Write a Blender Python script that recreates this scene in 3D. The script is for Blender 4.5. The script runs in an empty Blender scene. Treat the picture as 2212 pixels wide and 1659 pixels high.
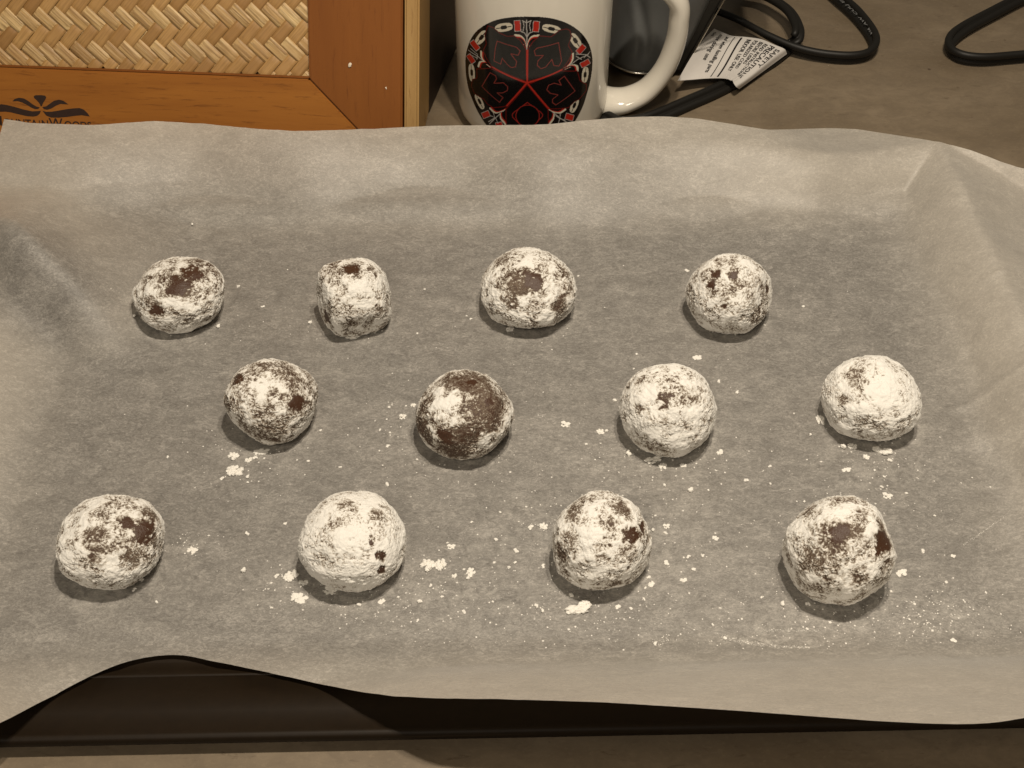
import bpy, bmesh, math, random
import numpy as np
from mathutils import Vector, Matrix

# ------------------------------------------------------------------ camera, light, exposure
scene = bpy.context.scene
col = scene.collection
FPX, CU, CV = 2600.0, 1106.0, 829.5            # focal length and centre in the units of a 2212 x 1659 picture
PITCH = math.atan(2666.0 / 2600.0)             # camera looks down by this much
CAMZ = 0.388
SP, CP = math.sin(PITCH), math.cos(PITCH)
CAM = np.array([0.0, 0.0, CAMZ])
cd = bpy.data.cameras.new('camera')
cam = bpy.data.objects.new('camera', cd)
col.objects.link(cam)
cd.sensor_width = 36.0
cd.lens = 36.0 * FPX / 2212.0
cd.clip_start, cd.clip_end = 0.01, 50.0
cam.location = CAM
cam.rotation_euler = (math.pi / 2 - PITCH, 0, 0)
scene.camera = cam

world = bpy.data.worlds.new('World')
scene.world = world
world.use_nodes = True
bg = world.node_tree.nodes['Background']
bg.inputs[0].default_value = (1.0, 0.86, 0.66, 1)
bg.inputs[1].default_value = 0.10

def area_lamp(name, loc, aim, size, power, colour):
    ld = bpy.data.lights.new(name, 'AREA')
    ld.shape = 'DISK'
    ld.size = size
    ld.energy = power
    ld.color = colour
    lo = bpy.data.objects.new(name, ld)
    lo.location = loc
    lo.rotation_euler = (Vector(aim) - Vector(loc)).to_track_quat('-Z', 'Y').to_euler()
    col.objects.link(lo)
    return lo

WARM = (1.0, 0.877, 0.712)
area_lamp('hood_lamp', (0.07, 0.295, 0.85), (0.03, 0.30, 0.0), 0.030, 4.0, WARM)
area_lamp('hood_lamp', (0.15, 0.295, 0.85), (0.08, 0.30, 0.0), 0.030, 2.8, WARM)
area_lamp('fill_lamp', (-0.5, -1.0, 1.7), (0.0, 0.4, 0.0), 0.5, 10.5, WARM)  # unseen soft fill added behind the camera to lift the near sides

scene.view_settings.view_transform = 'Standard'
scene.view_settings.look = 'None'
scene.view_settings.exposure = 0.0
scene.view_settings.gamma = 1.0
scene.cycles.use_denoising = True
scene.cycles.max_bounces = 8

# ------------------------------------------------------------------ helpers
def ray(u, v):
    a, b = (u - CU) / FPX, (CV - v) / FPX
    return np.array([a, CP + b * SP, -SP + b * CP])

def at(u, v, z):
    d = ray(u, v)
    return CAM + d * ((z - CAMZ) / d[2])

def at_y(u, v, y):
    d = ray(u, v)
    return CAM + d * (y / d[1])

def project(p):
    p = np.asarray(p, float) - CAM
    dep = p[..., 1] * CP - p[..., 2] * SP
    up = p[..., 1] * SP + p[..., 2] * CP
    return CU + FPX * p[..., 0] / dep, CV - FPX * up / dep, dep

def tag(o, label=None, cat=None, group=None, kind=None):
    for k, v in (('label', label), ('category', cat), ('group', group), ('kind', kind)):
        if v:
            o[k] = v
    return o

def link(o, parent=None):
    col.objects.link(o)
    if parent:
        o.parent = parent
    return o

def empty(name, loc=(0, 0, 0), rz=0.0):
    o = bpy.data.objects.new(name, None)
    o.location = loc
    o.rotation_euler = (0, 0, rz)
    o.empty_display_size = 0.01
    return link(o)

def mesh_obj(name, verts, faces, mat, parent=None, smooth=True, local=None):
    """verts in world space unless local is given (then in the parent's space)"""
    me = bpy.data.meshes.new(name)
    me.from_pydata([tuple(map(float, v)) for v in verts], [], [tuple(map(int, f)) for f in faces])
    me.update()
    if smooth:
        me.polygons.foreach_set('use_smooth', [True] * len(me.polygons))
    if mat:
        me.materials.append(mat)
    o = bpy.data.objects.new(name, me)
    link(o, parent)
    if parent and not local:
        bpy.context.view_layer.update()
        me.transform(parent.matrix_world.inverted())
    return o

def fast_mesh(name, V, F, mat, attrs=None, smooth=True):
    me = bpy.data.meshes.new(name)
    V = np.ascontiguousarray(V, np.float32)
    F = np.ascontiguousarray(F, np.int32)
    k = F.shape[1]
    me.vertices.add(len(V))
    me.vertices.foreach_set('co', V.ravel())
    me.loops.add(F.size)
    me.loops.foreach_set('vertex_index', F.ravel())
    me.polygons.add(len(F))
    me.polygons.foreach_set('loop_start', np.arange(0, F.size, k, dtype=np.int32))
    me.polygons.foreach_set('use_smooth', np.full(len(F), smooth))
    for nm, arr in (attrs or {}).items():
        if arr.ndim == 1:
            a = me.attributes.new(nm, 'FLOAT', 'POINT')
            a.data.foreach_set('value', np.ascontiguousarray(arr, np.float32))
        else:
            a = me.attributes.new(nm, 'FLOAT_COLOR', 'POINT')
            a.data.foreach_set('color', np.ascontiguousarray(arr, np.float32).ravel())
    me.update(calc_edges=True)
    me.validate()
    if mat:
        me.materials.append(mat)
    return me

def grid_faces(nx, ny):
    i = np.arange(nx - 1)[:, None] * ny + np.arange(ny - 1)[None, :]
    return np.stack([i, i + ny, i + ny + 1, i + 1], -1).reshape(-1, 4)

# numpy gradient noise
_rs = np.random.RandomState(7)
_perm = _rs.permutation(256)
_perm = np.concatenate([_perm, _perm, _perm])
_grad = _rs.normal(size=(256, 3))
_grad /= np.linalg.norm(_grad, axis=1)[:, None]

def perlin(P):
    P = np.asarray(P, float)
    I = np.floor(P).astype(int)
    f = P - I
    I &= 255
    w = f * f * f * (f * (f * 6 - 15) + 10)
    out = 0.0
    for dx in (0, 1):
        for dy in (0, 1):
            for dz in (0, 1):
                h = _perm[_perm[_perm[(I[:, 0] + dx) & 255] + ((I[:, 1] + dy) & 255)] + ((I[:, 2] + dz) & 255)]
                g = _grad[h]
                dot = g[:, 0] * (f[:, 0] - dx) + g[:, 1] * (f[:, 1] - dy) + g[:, 2] * (f[:, 2] - dz)
                out = out + dot * (w[:, 0] if dx else 1 - w[:, 0]) * (w[:, 1] if dy else 1 - w[:, 1]) * (w[:, 2] if dz else 1 - w[:, 2])
    return out * 1.5

def fbm(P, octaves=4, gain=0.5, lac=2.03):
    s, a, t = 0.0, 1.0, 0.0
    P = np.asarray(P, float)
    for k in range(octaves):
        s = s + a * perlin(P + 17.3 * k)
        t += a
        a *= gain
        P = P * lac
    return s / t

def sstep(a, b, x):
    t = np.clip((x - a) / (b - a), 0, 1)
    return t * t * (3 - 2 * t)

# ------------------------------------------------------------------ materials
class NT:
    def __init__(self, name):
        self.m = bpy.data.materials.new(name)
        self.m.use_nodes = True
        self.t = self.m.node_tree
        self.b = self.t.nodes['Principled BSDF']
        self.out = self.t.nodes['Material Output']
    def n(self, kind, **kw):
        nd = self.t.nodes.new(kind)
        for k, v in kw.items():
            if k in nd.inputs:
                nd.inputs[k].default_value = v
            else:
                setattr(nd, k, v)
        return nd
    def l(self, a, b):
        self.t.links.new(a, b)
    def coord(self, scale=(1, 1, 1), kind='Object', rot=(0, 0, 0)):
        c = self.n('ShaderNodeTexCoord')
        mp = self.n('ShaderNodeMapping')
        mp.inputs['Scale'].default_value = scale
        mp.inputs['Rotation'].default_value = rot
        self.l(c.outputs[kind], mp.inputs['Vector'])
        return mp.outputs[0]
    def noise(self, vec, scale, detail=4, rough=0.55, dist=0.0):
        nd = self.n('ShaderNodeTexNoise')
        nd.inputs['Scale'].default_value = scale
        nd.inputs['Detail'].default_value = detail
        nd.inputs['Roughness'].default_value = rough
        nd.inputs['Distortion'].default_value = dist
        self.l(vec, nd.inputs['Vector'])
        return nd.outputs['Fac']
    def ramp(self, fac, stops):
        r = self.n('ShaderNodeValToRGB')
        els = r.color_ramp.elements
        while len(els) < len(stops):
            els.new(0.5)
        for e, (p, c) in zip(els, stops):
            e.position = p
            e.color = (c[0], c[1], c[2], 1) if not isinstance(c, (int, float)) else (c, c, c, 1)
        self.l(fac, r.inputs[0])
        return r.outputs[0]
    def mix(self, fac, a, b, mode='MIX'):
        m = self.n('ShaderNodeMix', data_type='RGBA', blend_type=mode)
        for sock, v in ((m.inputs[0], fac), (m.inputs[6], a), (m.inputs[7], b)):
            if isinstance(v, (int, float)):
                sock.default_value = v
            elif isinstance(v, tuple):
                sock.default_value = (v[0], v[1], v[2], 1)
            else:
                self.l(v, sock)
        return m.outputs[2]
    def math(self, op, a, b=0.0, clamp=False):
        m = self.n('ShaderNodeMath', operation=op, use_clamp=clamp)
        for sock, v in ((m.inputs[0], a), (m.inputs[1], b)):
            if isinstance(v, (int, float)):
                sock.default_value = v
            else:
                self.l(v, sock)
        return m.outputs[0]
    def bump(self, height, strength=0.3, dist=0.001):
        b = self.n('ShaderNodeBump')
        b.inputs['Strength'].default_value = strength
        b.inputs['Distance'].default_value = dist
        self.l(height, b.inputs['Height'])
        return b.outputs[0]
    def attr(self, name):
        a = self.n('ShaderNodeAttribute')
        a.attribute_name = name
        return a
    def set(self, **kw):
        for k, v in kw.items():
            k = k.replace('_', ' ')
            s = self.b.inputs[k]
            if hasattr(v, 'is_linked') or hasattr(v, 'links'):
                self.l(v, s)
            elif isinstance(v, tuple):
                s.default_value = (v[0], v[1], v[2], 1)
            else:
                s.default_value = v
        return self.m

def plain(name, colour, rough=0.5, spec=0.5, grain=0.08, scale=400, metal=0.0, coat=0.0):
    t = NT(name)
    v = t.coord()
    f = t.noise(v, scale, 4)
    c = t.mix(f, tuple(x * (1 - grain) for x in colour), tuple(x * (1 + grain) for x in colour))
    t.set(Base_Color=c, Roughness=rough, Metallic=metal)
    t.b.inputs['Specular IOR Level'].default_value = spec
    t.b.inputs['Coat Weight'].default_value = coat
    t.set(Normal=t.bump(f, 0.05, 0.0005))
    return t.m

def counter_material():
    t = NT('laminate_counter')
    v = t.coord((1.0, 1.6, 1))
    a = t.noise(v, 9, 6, 0.6, 0.6)
    b = t.noise(v, 75, 6, 0.72, 0.6)
    v2 = t.coord((0.5, 2.2, 1), rot=(0, 0, 0.15))
    s = t.noise(v2, 190, 4, 0.7, 1.2)
    s2 = t.noise(v, 420, 4, 0.7, 0.5)
    c = t.mix(t.ramp(a, [(0.3, 0.0), (0.7, 1.0)]), (0.126, 0.094, 0.060), (0.240, 0.190, 0.132))
    c = t.mix(t.ramp(b, [(0.40, 0.0), (0.62, 0.6)]), c, (0.142, 0.110, 0.076))
    c = t.mix(t.ramp(s, [(0.60, 0.0), (0.70, 0.55)]), c, (0.085, 0.060, 0.036))
    c = t.mix(t.ramp(s2, [(0.52, 0.0), (0.75, 0.4)]), c, (0.26, 0.205, 0.14))
    vo = t.n('ShaderNodeTexVoronoi')
    vo.inputs['Scale'].default_value = 26
    t.l(t.coord(), vo.inputs['Vector'])
    c = t.mix(t.ramp(vo.outputs['Distance'], [(0.018, 0.8), (0.035, 0.0)]), c, (0.05, 0.03, 0.02))
    t.set(Base_Color=c, Roughness=0.42)
    t.b.inputs['Specular IOR Level'].default_value = 0.4
    t.set(Normal=t.bump(b, 0.06, 0.0006))
    return t.m

def wood_material(name, lo, hi, dark, along='x', rough=0.35):
    t = NT(name)
    sc = (4, 70, 70) if along == 'x' else (70, 4, 4)
    v = t.coord(sc)
    g = t.noise(v, 1.0, 7, 0.62, 0.7)
    v2 = t.coord((48, 560, 560) if along == 'x' else (560, 48, 48))
    f = t.noise(v2, 1.0, 5, 0.7, 0.5)
    big = t.noise(t.coord(), 14, 3)
    c = t.mix(t.ramp(g, [(0.3, 0.0), (0.7, 1.0)]), lo, hi)
    c = t.mix(t.ramp(f, [(0.56, 0.0), (0.68, 0.7)]), c, dark)
    c = t.mix(t.ramp(big, [(0.35, 0.35), (0.65, 0.0)]), c, lo)
    t.set(Base_Color=c, Roughness=rough)
    t.b.inputs['Specular IOR Level'].default_value = 0.22
    t.b.inputs['Coat Weight'].default_value = 0.0
    t.b.inputs['Coat Roughness'].default_value = 0.25
    t.set(Normal=t.bump(f, 0.15, 0.0004))
    return t.m

def bamboo_material(pale):
    t = NT('bamboo_strip')
    v = t.coord((25, 620, 620))
    oi = t.n('ShaderNodeObjectInfo')
    va = t.n('ShaderNodeVectorMath', operation='ADD')
    t.l(v, va.inputs[0])
    cx = t.n('ShaderNodeCombineXYZ')
    for k in range(3):
        t.l(t.math('MULTIPLY', oi.outputs['Random'], 31.0 + 17 * k), cx.inputs[k])
    t.l(cx.outputs[0], va.inputs[1])
    g = t.noise(va.outputs[0], 1.0, 4, 0.65, 0.2)
    vb = t.n('ShaderNodeVectorMath', operation='MULTIPLY')
    t.l(va.outputs[0], vb.inputs[0])
    vb.inputs[1].default_value = (2.2, 2.0, 2.0)
    g2 = t.noise(vb.outputs[0], 1.0, 3, 0.6, 0.2)
    blot = t.noise(t.coord((60, 90, 90)), 1.0, 2)
    if pale:
        c = t.mix(oi.outputs['Random'], (0.50, 0.310, 0.118), (0.70, 0.50, 0.235))
        c = t.mix(t.ramp(g, [(0.46, 0.0), (0.58, 0.75)]), c, (0.24, 0.135, 0.045))
        c = t.mix(t.ramp(g2, [(0.52, 0.0), (0.62, 0.5)]), c, (0.74, 0.56, 0.29))
    else:
        c = t.mix(oi.outputs['Random'], (0.33, 0.175, 0.056), (0.54, 0.325, 0.122))
        c = t.mix(t.ramp(g2, [(0.45, 0.0), (0.62, 0.45)]), c, (0.235, 0.125, 0.040))
    c = t.mix(t.ramp(blot, [(0.4, 0.0), (0.7, 0.35)]), c, (0.36, 0.19, 0.075))
    t.set(Base_Color=c, Roughness=0.45)
    t.set(Normal=t.bump(g, 0.9 if pale else 0.35, 0.0006))
    return t.m

def paper_material():
    t = NT('parchment')
    v = t.coord((0.58, 1.0, 1.0))
    n1 = t.noise(v, 400, 6, 0.74, 2.2)
    n2 = t.noise(v, 1200, 4, 0.7, 1.6)
    n0 = t.noise(t.coord((0.6, 1.0, 1.0)), 130, 4, 0.6, 0.6)
    n3 = t.noise(t.coord(), 24, 4, 0.6)
    m = t.math('ADD', t.math('ADD', t.math('MULTIPLY', n1, 0.42), t.math('MULTIPLY', n2, 0.38)), t.math('MULTIPLY', n0, 0.20))
    m = t.ramp(m, [(0.37, 0.0), (0.50, 0.36), (0.62, 1.0)])
    touch_shade = t.attr('contact_shade').outputs['Fac']
    touch_shade = t.math('ADD', touch_shade, t.math('MULTIPLY', t.math('SUBTRACT', n3, 0.5), 0.45), True)
    # parchment is thin: where it lies on the dark pan the metal shows through between the fibres; the left fold's painted shade uses it too
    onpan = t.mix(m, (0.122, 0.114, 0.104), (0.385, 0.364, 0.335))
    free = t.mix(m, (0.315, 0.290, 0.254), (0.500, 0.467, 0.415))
    c = t.mix(touch_shade, free, onpan)
    # a thin film of spilt sugar
    film = t.attr('film').outputs['Fac']
    fn = t.noise(t.coord(), 190, 6, 0.72, 0.8)
    film = t.math('MULTIPLY', film, t.ramp(fn, [(0.44, 0.0), (0.74, 0.60)]), True)
    c = t.mix(film, c, (0.72, 0.69, 0.63))
    dif = t.n('ShaderNodeBsdfDiffuse')
    tra = t.n('ShaderNodeBsdfTranslucent')
    t.l(c, dif.inputs[0])
    t.l(t.mix(1.0, c, (0.55, 0.5, 0.42), 'MULTIPLY'), tra.inputs[0])
    add = t.n('ShaderNodeAddShader')
    t.l(dif.outputs[0], add.inputs[0])
    t.l(tra.outputs[0], add.inputs[1])
    gl = t.n('ShaderNodeBsdfGlossy')
    gl.inputs['Roughness'].default_value = 0.48
    gl.inputs[0].default_value = (1, 1, 1, 1)
    fr = t.n('ShaderNodeFresnel')
    fr.inputs['IOR'].default_value = 1.52
    mx = t.n('ShaderNodeMixShader')
    bn = t.bump(t.math('ADD', n1, t.math('MULTIPLY', n2, 0.5)), 0.28, 0.0006)
    for nd in (dif, gl, fr):
        t.l(bn, nd.inputs['Normal'])
    t.l(fr.outputs[0], mx.inputs[0])
    t.l(add.outputs[0], mx.inputs[1])
    t.l(gl.outputs[0], mx.inputs[2])
    t.l(mx.outputs[0], t.out.inputs['Surface'])
    return t.m

def dough_material():
    t = NT('chocolate_dough')
    d = t.attr('dust').outputs['Fac']
    v = t.coord()
    n = t.noise(v, 1500, 4, 0.65)
    k = t.math('ADD', d, t.math('MULTIPLY', t.math('SUBTRACT', n, 0.5), 0.7))
    c = t.ramp(k, [(0.0, (0.055, 0.0215, 0.0085)), (0.30, (0.070, 0.038, 0.023)), (0.70, (0.20, 0.155, 0.115)), (1.0, (0.40, 0.34, 0.28))])
    t.set(Base_Color=c, Roughness=t.ramp(k, [(0.1, 0.45), (0.5, 0.85)]))
    t.set(Normal=t.bump(n, 0.4, 0.0006))
    return t.m

def sugar_material():
    t = NT('powdered_sugar')
    d = t.attr('cover').outputs['Fac']
    n = t.noise(t.coord(), 900, 5, 0.7)
    k = t.math('ADD', d, t.math('MULTIPLY', t.math('SUBTRACT', n, 0.5), 0.55))
    c = t.ramp(k, [(0.05, (0.085, 0.058, 0.040)), (0.28, (0.27, 0.225, 0.180)), (0.50, (0.61, 0.57, 0.51)), (0.76, (0.88, 0.86, 0.815))])
    t.set(Base_Color=c, Roughness=0.9)
    t.b.inputs['Specular IOR Level'].default_value = 0.2
    nb = t.noise(t.coord(), 420, 4, 0.6)
    t.set(Normal=t.bump(t.math('ADD', nb, t.math('MULTIPLY', n, 0.5)), 0.55, 0.0012))
    return t.m

def crumb_material():
    t = NT('sugar_crumb')
    n = t.noise(t.coord(), 1800, 4, 0.6)
    t.set(Base_Color=t.mix(n, (0.84, 0.81, 0.75), (0.95, 0.93, 0.88)), Roughness=0.9)
    t.set(Normal=t.bump(n, 0.4, 0.0004))
    return t.m

def print_material(name='print', rough=0.12, attr='ink'):
    t = NT(name)
    t.set(Base_Color=t.attr(attr).outputs['Color'], Roughness=rough)
    return t.m

M = {
    'counter': counter_material(),
    'pan': plain('dark_pan', (0.013, 0.0078, 0.0036), 0.55, 0.2, 0.25, 300),
    'paper': paper_material(),
    'dough': dough_material(),
    'sugar': sugar_material(),
    'crumb': crumb_material(),
    'rail': wood_material('honey_wood', (0.265, 0.094, 0.015), (0.375, 0.148, 0.025), (0.110, 0.034, 0.007), 'x', 0.5),
    'stile': wood_material('brown_wood', (0.190, 0.062, 0.011), (0.240, 0.083, 0.015), (0.150, 0.047, 0.009), 'y', 0.5),
    'side': wood_material('pale_wood', (0.33, 0.195, 0.070), (0.43, 0.27, 0.105), (0.15, 0.07, 0.02), 'y', 0.5),
    'bamboo': bamboo_material(False),
    'bamboo_pale': bamboo_material(True),
    'side_shade': plain('painted_side_shade', (0.020, 0.011, 0.006), 0.5, 0.3, 0.3, 120),  # near-black that paints the shade on the box's right side
    'brand': plain('burnt_brand', (0.030, 0.014, 0.009), 0.45, 0.4, 0.3, 500),
    'mug': plain('glazed_ceramic', (0.70, 0.66, 0.58), 0.14, 0.5, 0.015, 60, coat=0.3),
    'print': print_material(),
    'shell': plain('charcoal_plastic', (0.105, 0.108, 0.107), 0.38, 0.5, 0.06, 900),
    'black': plain('black_plastic', (0.014, 0.0125, 0.010), 0.45, 0.4, 0.06, 900),
    'chrome': plain('chrome', (0.75, 0.72, 0.66), 0.18, 0.5, 0.02, 200, metal=1.0),
    'cord': plain('black_rubber', (0.010, 0.0090, 0.0075), 0.5, 0.3, 0.1, 800),
    'label': plain('label_paper', (0.60, 0.57, 0.54), 0.55, 0.4, 0.03, 300),
    'ink': plain('black_ink', (0.012, 0.010, 0.010), 0.5, 0.3, 0.05, 500),
    'grey_ink': plain('grey_print', (0.16, 0.16, 0.16), 0.5, 0.3, 0.05, 500),
    'chip': plain('white_fleck', (0.75, 0.66, 0.52), 0.7, 0.3, 0.1, 900),
}

# ------------------------------------------------------------------ the setting: worktop
def build_counter():
    xs, ys = np.linspace(-1.2, 1.2, 13), np.linspace(-0.02, 1.3, 9)
    V = [(x, y, 0) for x in xs for y in ys]
    n = len(V)
    F = [tuple(f) for f in grid_faces(13, 9)]
    V += [(-1.2, -0.02, -0.04), (1.2, -0.02, -0.04)]
    F.append((n, n + 1, 12 * 9, 0))
    o = mesh_obj('counter', V, F, M['counter'], smooth=False)
    tag(o, kind='structure')
build_counter()

# u, v, width, height, bias, bare patches (dx, dy, radius, strength), thick patches, shape lobes (dx, dy, amount, sharpness), label
BALLS = [
    (387, 632, 191, 162, -0.02, [(0.0, .42, .27, 1.0), (.38, .62, .24, 1.0), (.12, .25, .2, .8), (-.58, -.14, .16, 1.1), (-.62, .08, .15, .5), (-.95, -.35, .2, .7), (.5, .05, .12, .4)],
     [(.75, 0, .3, .5), (.3, -.35, .3, .5), (-.3, .3, .16, .5), (0, -.85, .4, .5)], [(.9, -.1, .05, 3)],
     'low oval sugared dough ball with two bare brown patches, far left of the back row'),
    (764, 638, 165, 166, 0.06, [(0.02, .80, .26, 1.3), (.2, .6, .15, .7), (-.82, -.42, .2, 1.0), (-.9, -.1, .12, .5), (-.05, -.62, .25, .45), (.95, -.1, .1, .7), (.55, .55, .14, .5)],
     [(.3, .28, .34, .7), (.1, -.35, .25, .3)], [(-.85, .62, .16, 6), (.85, .6, .08, 6), (.75, -.6, .08, 5), (-.6, -.7, .05, 5)],
     'squarish sugared dough ball with a bare brown top and a pointed left corner'),
    (1141, 619, 203, 173, 0.00, [(.10, .36, .24, 1.1), (-.2, .22, .24, .9), (.25, .1, .18, .5), (.62, -.22, .2, .7), (-.32, -.2, .13, .7), (.85, .2, .2, .5), (-.5, .3, .2, .3)],
     [(-.2, -.55, .4, .6), (-.6, -.2, .25, .5), (.45, -.05, .16, .4), (0, .8, .3, .4)], [(0, -.95, .03, 3)],
     'sugared dough ball with a dark brown crown standing in front of the mug emblem'),
    (1573, 632, 178, 174, 0.03, [(-.34, .48, .13, 1.2), (-.38, .22, .14, 1.2), (-.34, .02, .11, .8), (.03, .48, .13, 1.0), (.2, .3, .12, .6), (.95, .28, .12, 1.2), (.85, -.25, .13, 1.0), (.72, -.45, .15, .5)],
     [(.4, .75, .3, .6), (-.4, -.62, .4, .6), (.3, -.6, .4, .5)], [(.92, .42, .07, 8), (.98, -.12, .09, 10), (.95, .16, -.08, 14)],
     'sugared dough ball with a thin brown stripe on top and a ragged right side'),
    (587, 862, 196, 184, -0.04, [(-.62, .70, .18, 1.1), (-.05, .9, .15, .8), (.45, .58, .28, .6), (.5, -.08, .2, 1.0), (.35, -.3, .18, .6), (-.15, -.58, .32, .6), (-.75, -.35, .14, .8), (-.05, .02, .10, .6)],
     [(-.2, .35, .28, .6), (.05, -.28, .18, .6), (.3, .3, .2, .3), (.6, -.6, .2, .4)], [(-.95, .05, .08, 6), (-.75, -.6, -.06, 4)],
     'sugared dough ball with a nubby left side, leftmost of the middle row'),
    (1002, 892, 204, 190, -0.12, [(.28, .72, .36, .9), (.5, .25, .36, .9), (.24, .78, .11, 1.0), (.52, .34, .09, .95), (-.42, -.38, .16, 1.0), (-.85, -.3, .25, .6), (.5, -.1, .25, .8), (-.1, -.7, .3, .7), (-.2, .8, .22, .9), (0, -.4, .3, .7)],
     [(-.35, .25, .26, .9), (-.1, 0.02, .2, .9), (-.5, .6, .2, .8), (.35, -.55, .18, .7), (.1, .4, .14, .7), (.85, -.05, .15, .5), (.65, -.5, .15, .4)], [(.6, .65, .04, 3)],
     'mostly bare dark brown dough ball with only patches of sugar'),
    (1443, 880, 203, 194, 0.22, [(-.1, .25, .17, .95), (-.05, .08, .1, .6), (-.62, -.07, .12, .9), (-.25, -.76, .22, .9), (.63, .55, .1, .9), (-.65, .55, .1, .5), (.1, .5, .3, .3), (.4, .45, .25, .4), (-.9, -.25, .12, .6), (.35, -.2, .2, .4)],
     [(-.35, .3, .2, .4), (.1, -.5, .3, .5), (-.65, -.35, .2, .4), (.75, .1, .2, .3)], [(-.9, -.35, -.04, 6)],
     'white sugared dough ball finely flecked with brown, behind the right pair of the front row'),
    (1883, 859, 202, 184, 0.24, [(-.47, .6, .2, .85), (-.35, .35, .14, .6), (.32, -.4, .18, .7), (-.55, -.12, .10, .7), (-.2, -.02, .07, .7), (.55, .1, .14, .5), (-.1, -.6, .25, .4), (.1, -.8, .15, .5), (.45, .7, .12, .5)],
     [(.2, .4, .4, .8), (-.05, -.05, .25, .5), (-.6, -.4, .2, .3)], [(-.85, -.75, .06, 8), (.65, -.8, .05, 10)],
     'whitest smooth dough ball, at the right end of the middle row'),
    (239, 1167, 225, 203, 0.06, [(.62, .1, .26, 1.2), (.38, .36, .16, 1.0), (.84, .32, .2, .9), (.68, -.2, .14, .9), (-.22, .48, .18, .8), (.25, -.32, .2, .75), (.45, -.55, .15, .5), (-.35, -.05, .25, .35), (.12, .7, .12, .4)],
     [(.48, .32, .12, .9), (-.1, -.6, .35, .6), (.55, -.38, .12, .8), (-.65, -.2, .3, .4), (-.4, .75, .3, .4), (.1, .25, .15, .5)], [(.05, .97, -.03, 20)],
     'large sugared dough ball with a brown right side, at the front left corner'),
    (763, 1165, 221, 207, 0.24, [(.47, -.30, .13, 1.4), (.33, .01, .08, 1.3), (.44, -.58, .10, 1.1), (.02, .82, .2, .8), (.52, .52, .16, .8), (-.35, .45, .12, .6), (-.65, -.1, .2, .35), (-.05, -.02, .1, .5), (.8, .0, .12, .4)],
     [(.1, .3, .3, .7), (.65, .2, .2, .5), (.1, -.75, .4, .7), (-.75, -.45, .3, .8), (.8, -.35, .2, .6)], [(-.92, -.2, .05, 8)],
     'thickly crusted white dough ball with a small brown split low on its front'),
    (1297, 1165, 214, 207, 0.05, [(.60, .22, .17, 1.5), (.78, .38, .12, 1.1), (.35, .72, .2, .8), (-.55, .6, .18, .8), (-.66, -.15, .26, .6), (.1, -.33, .13, .8), (.6, -.1, .18, .5), (.0, -.8, .14, .7), (.4, -.8, .12, .7), (.2, .45, .14, .5), (-.45, .85, .15, .6)],
     [(-.28, .15, .32, 1.0), (.05, -.55, .28, .8), (.28, .18, .2, .4), (-.15, .7, .2, .6)], [(-.15, .95, .02, 8), (.8, -.5, .03, 4)],
     'sugared dough ball with one round dark hole to the right of a broad white patch'),
    (1813, 1183, 229, 233, 0.03, [(-.10, .25, .2, 1.3), (.1, .35, .14, .9), (.72, .38, .2, 1.3), (.62, .6, .14, .7), (.35, .22, .15, .6), (-.42, -.25, .24, .7), (.2, .75, .12, .6), (-.15, -.02, .18, .6), (.45, -.35, .2, .5), (-.75, .55, .12, .5)],
     [(-.7, .1, .25, .6), (-.65, -.12, .15, .6), (.3, .05, .14, .6), (.1, -.55, .4, .25), (.5, 0, .18, .5)], [(-.1, .97, .06, 7), (.95, .1, .03, 8), (0.0, -.95, .05, 5)],
     'tallest sugared dough ball with two dark patches near its top, at the front right corner'),
]
# ------------------------------------------------------------------ baking pan and parchment
YAW = 0.0205
ZF = 0.0055                                     # paper height on the pan floor
XL, XR, YF, YB = -0.200, 0.192, 0.2355, 0.4815   # pan floor
LIPZ = 0.0080

def pan_xy(x, y):
    c, s = math.cos(YAW), math.sin(YAW)
    return x * c + (y - 0.36) * s, -x * s + (y - 0.36) * c + 0.36

def unpan(x, y):
    c, s = math.cos(YAW), math.sin(YAW)
    return x * c - (y - 0.36) * s, x * s + (y - 0.36) * c + 0.36

def rounded_loop(grow, r, z, k=8):
    pts = []
    x0, x1, y0, y1 = XL - 0.008 - grow, XR + 0.008 + grow, YF - grow, YB + 0.009 + grow
    for cx, cy, a0 in ((x1 - r, y1 - r, 0), (x0 + r, y1 - r, 90), (x0 + r, y0 + r, 180), (x1 - r, y0 + r, 270)):
        for i in range(k + 1):
            a = math.radians(a0 + 90 * i / k)
            x, y = unpan(cx + r * math.cos(a), cy + r * math.sin(a))
            pts.append((x, y, z))
    return pts

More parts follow.
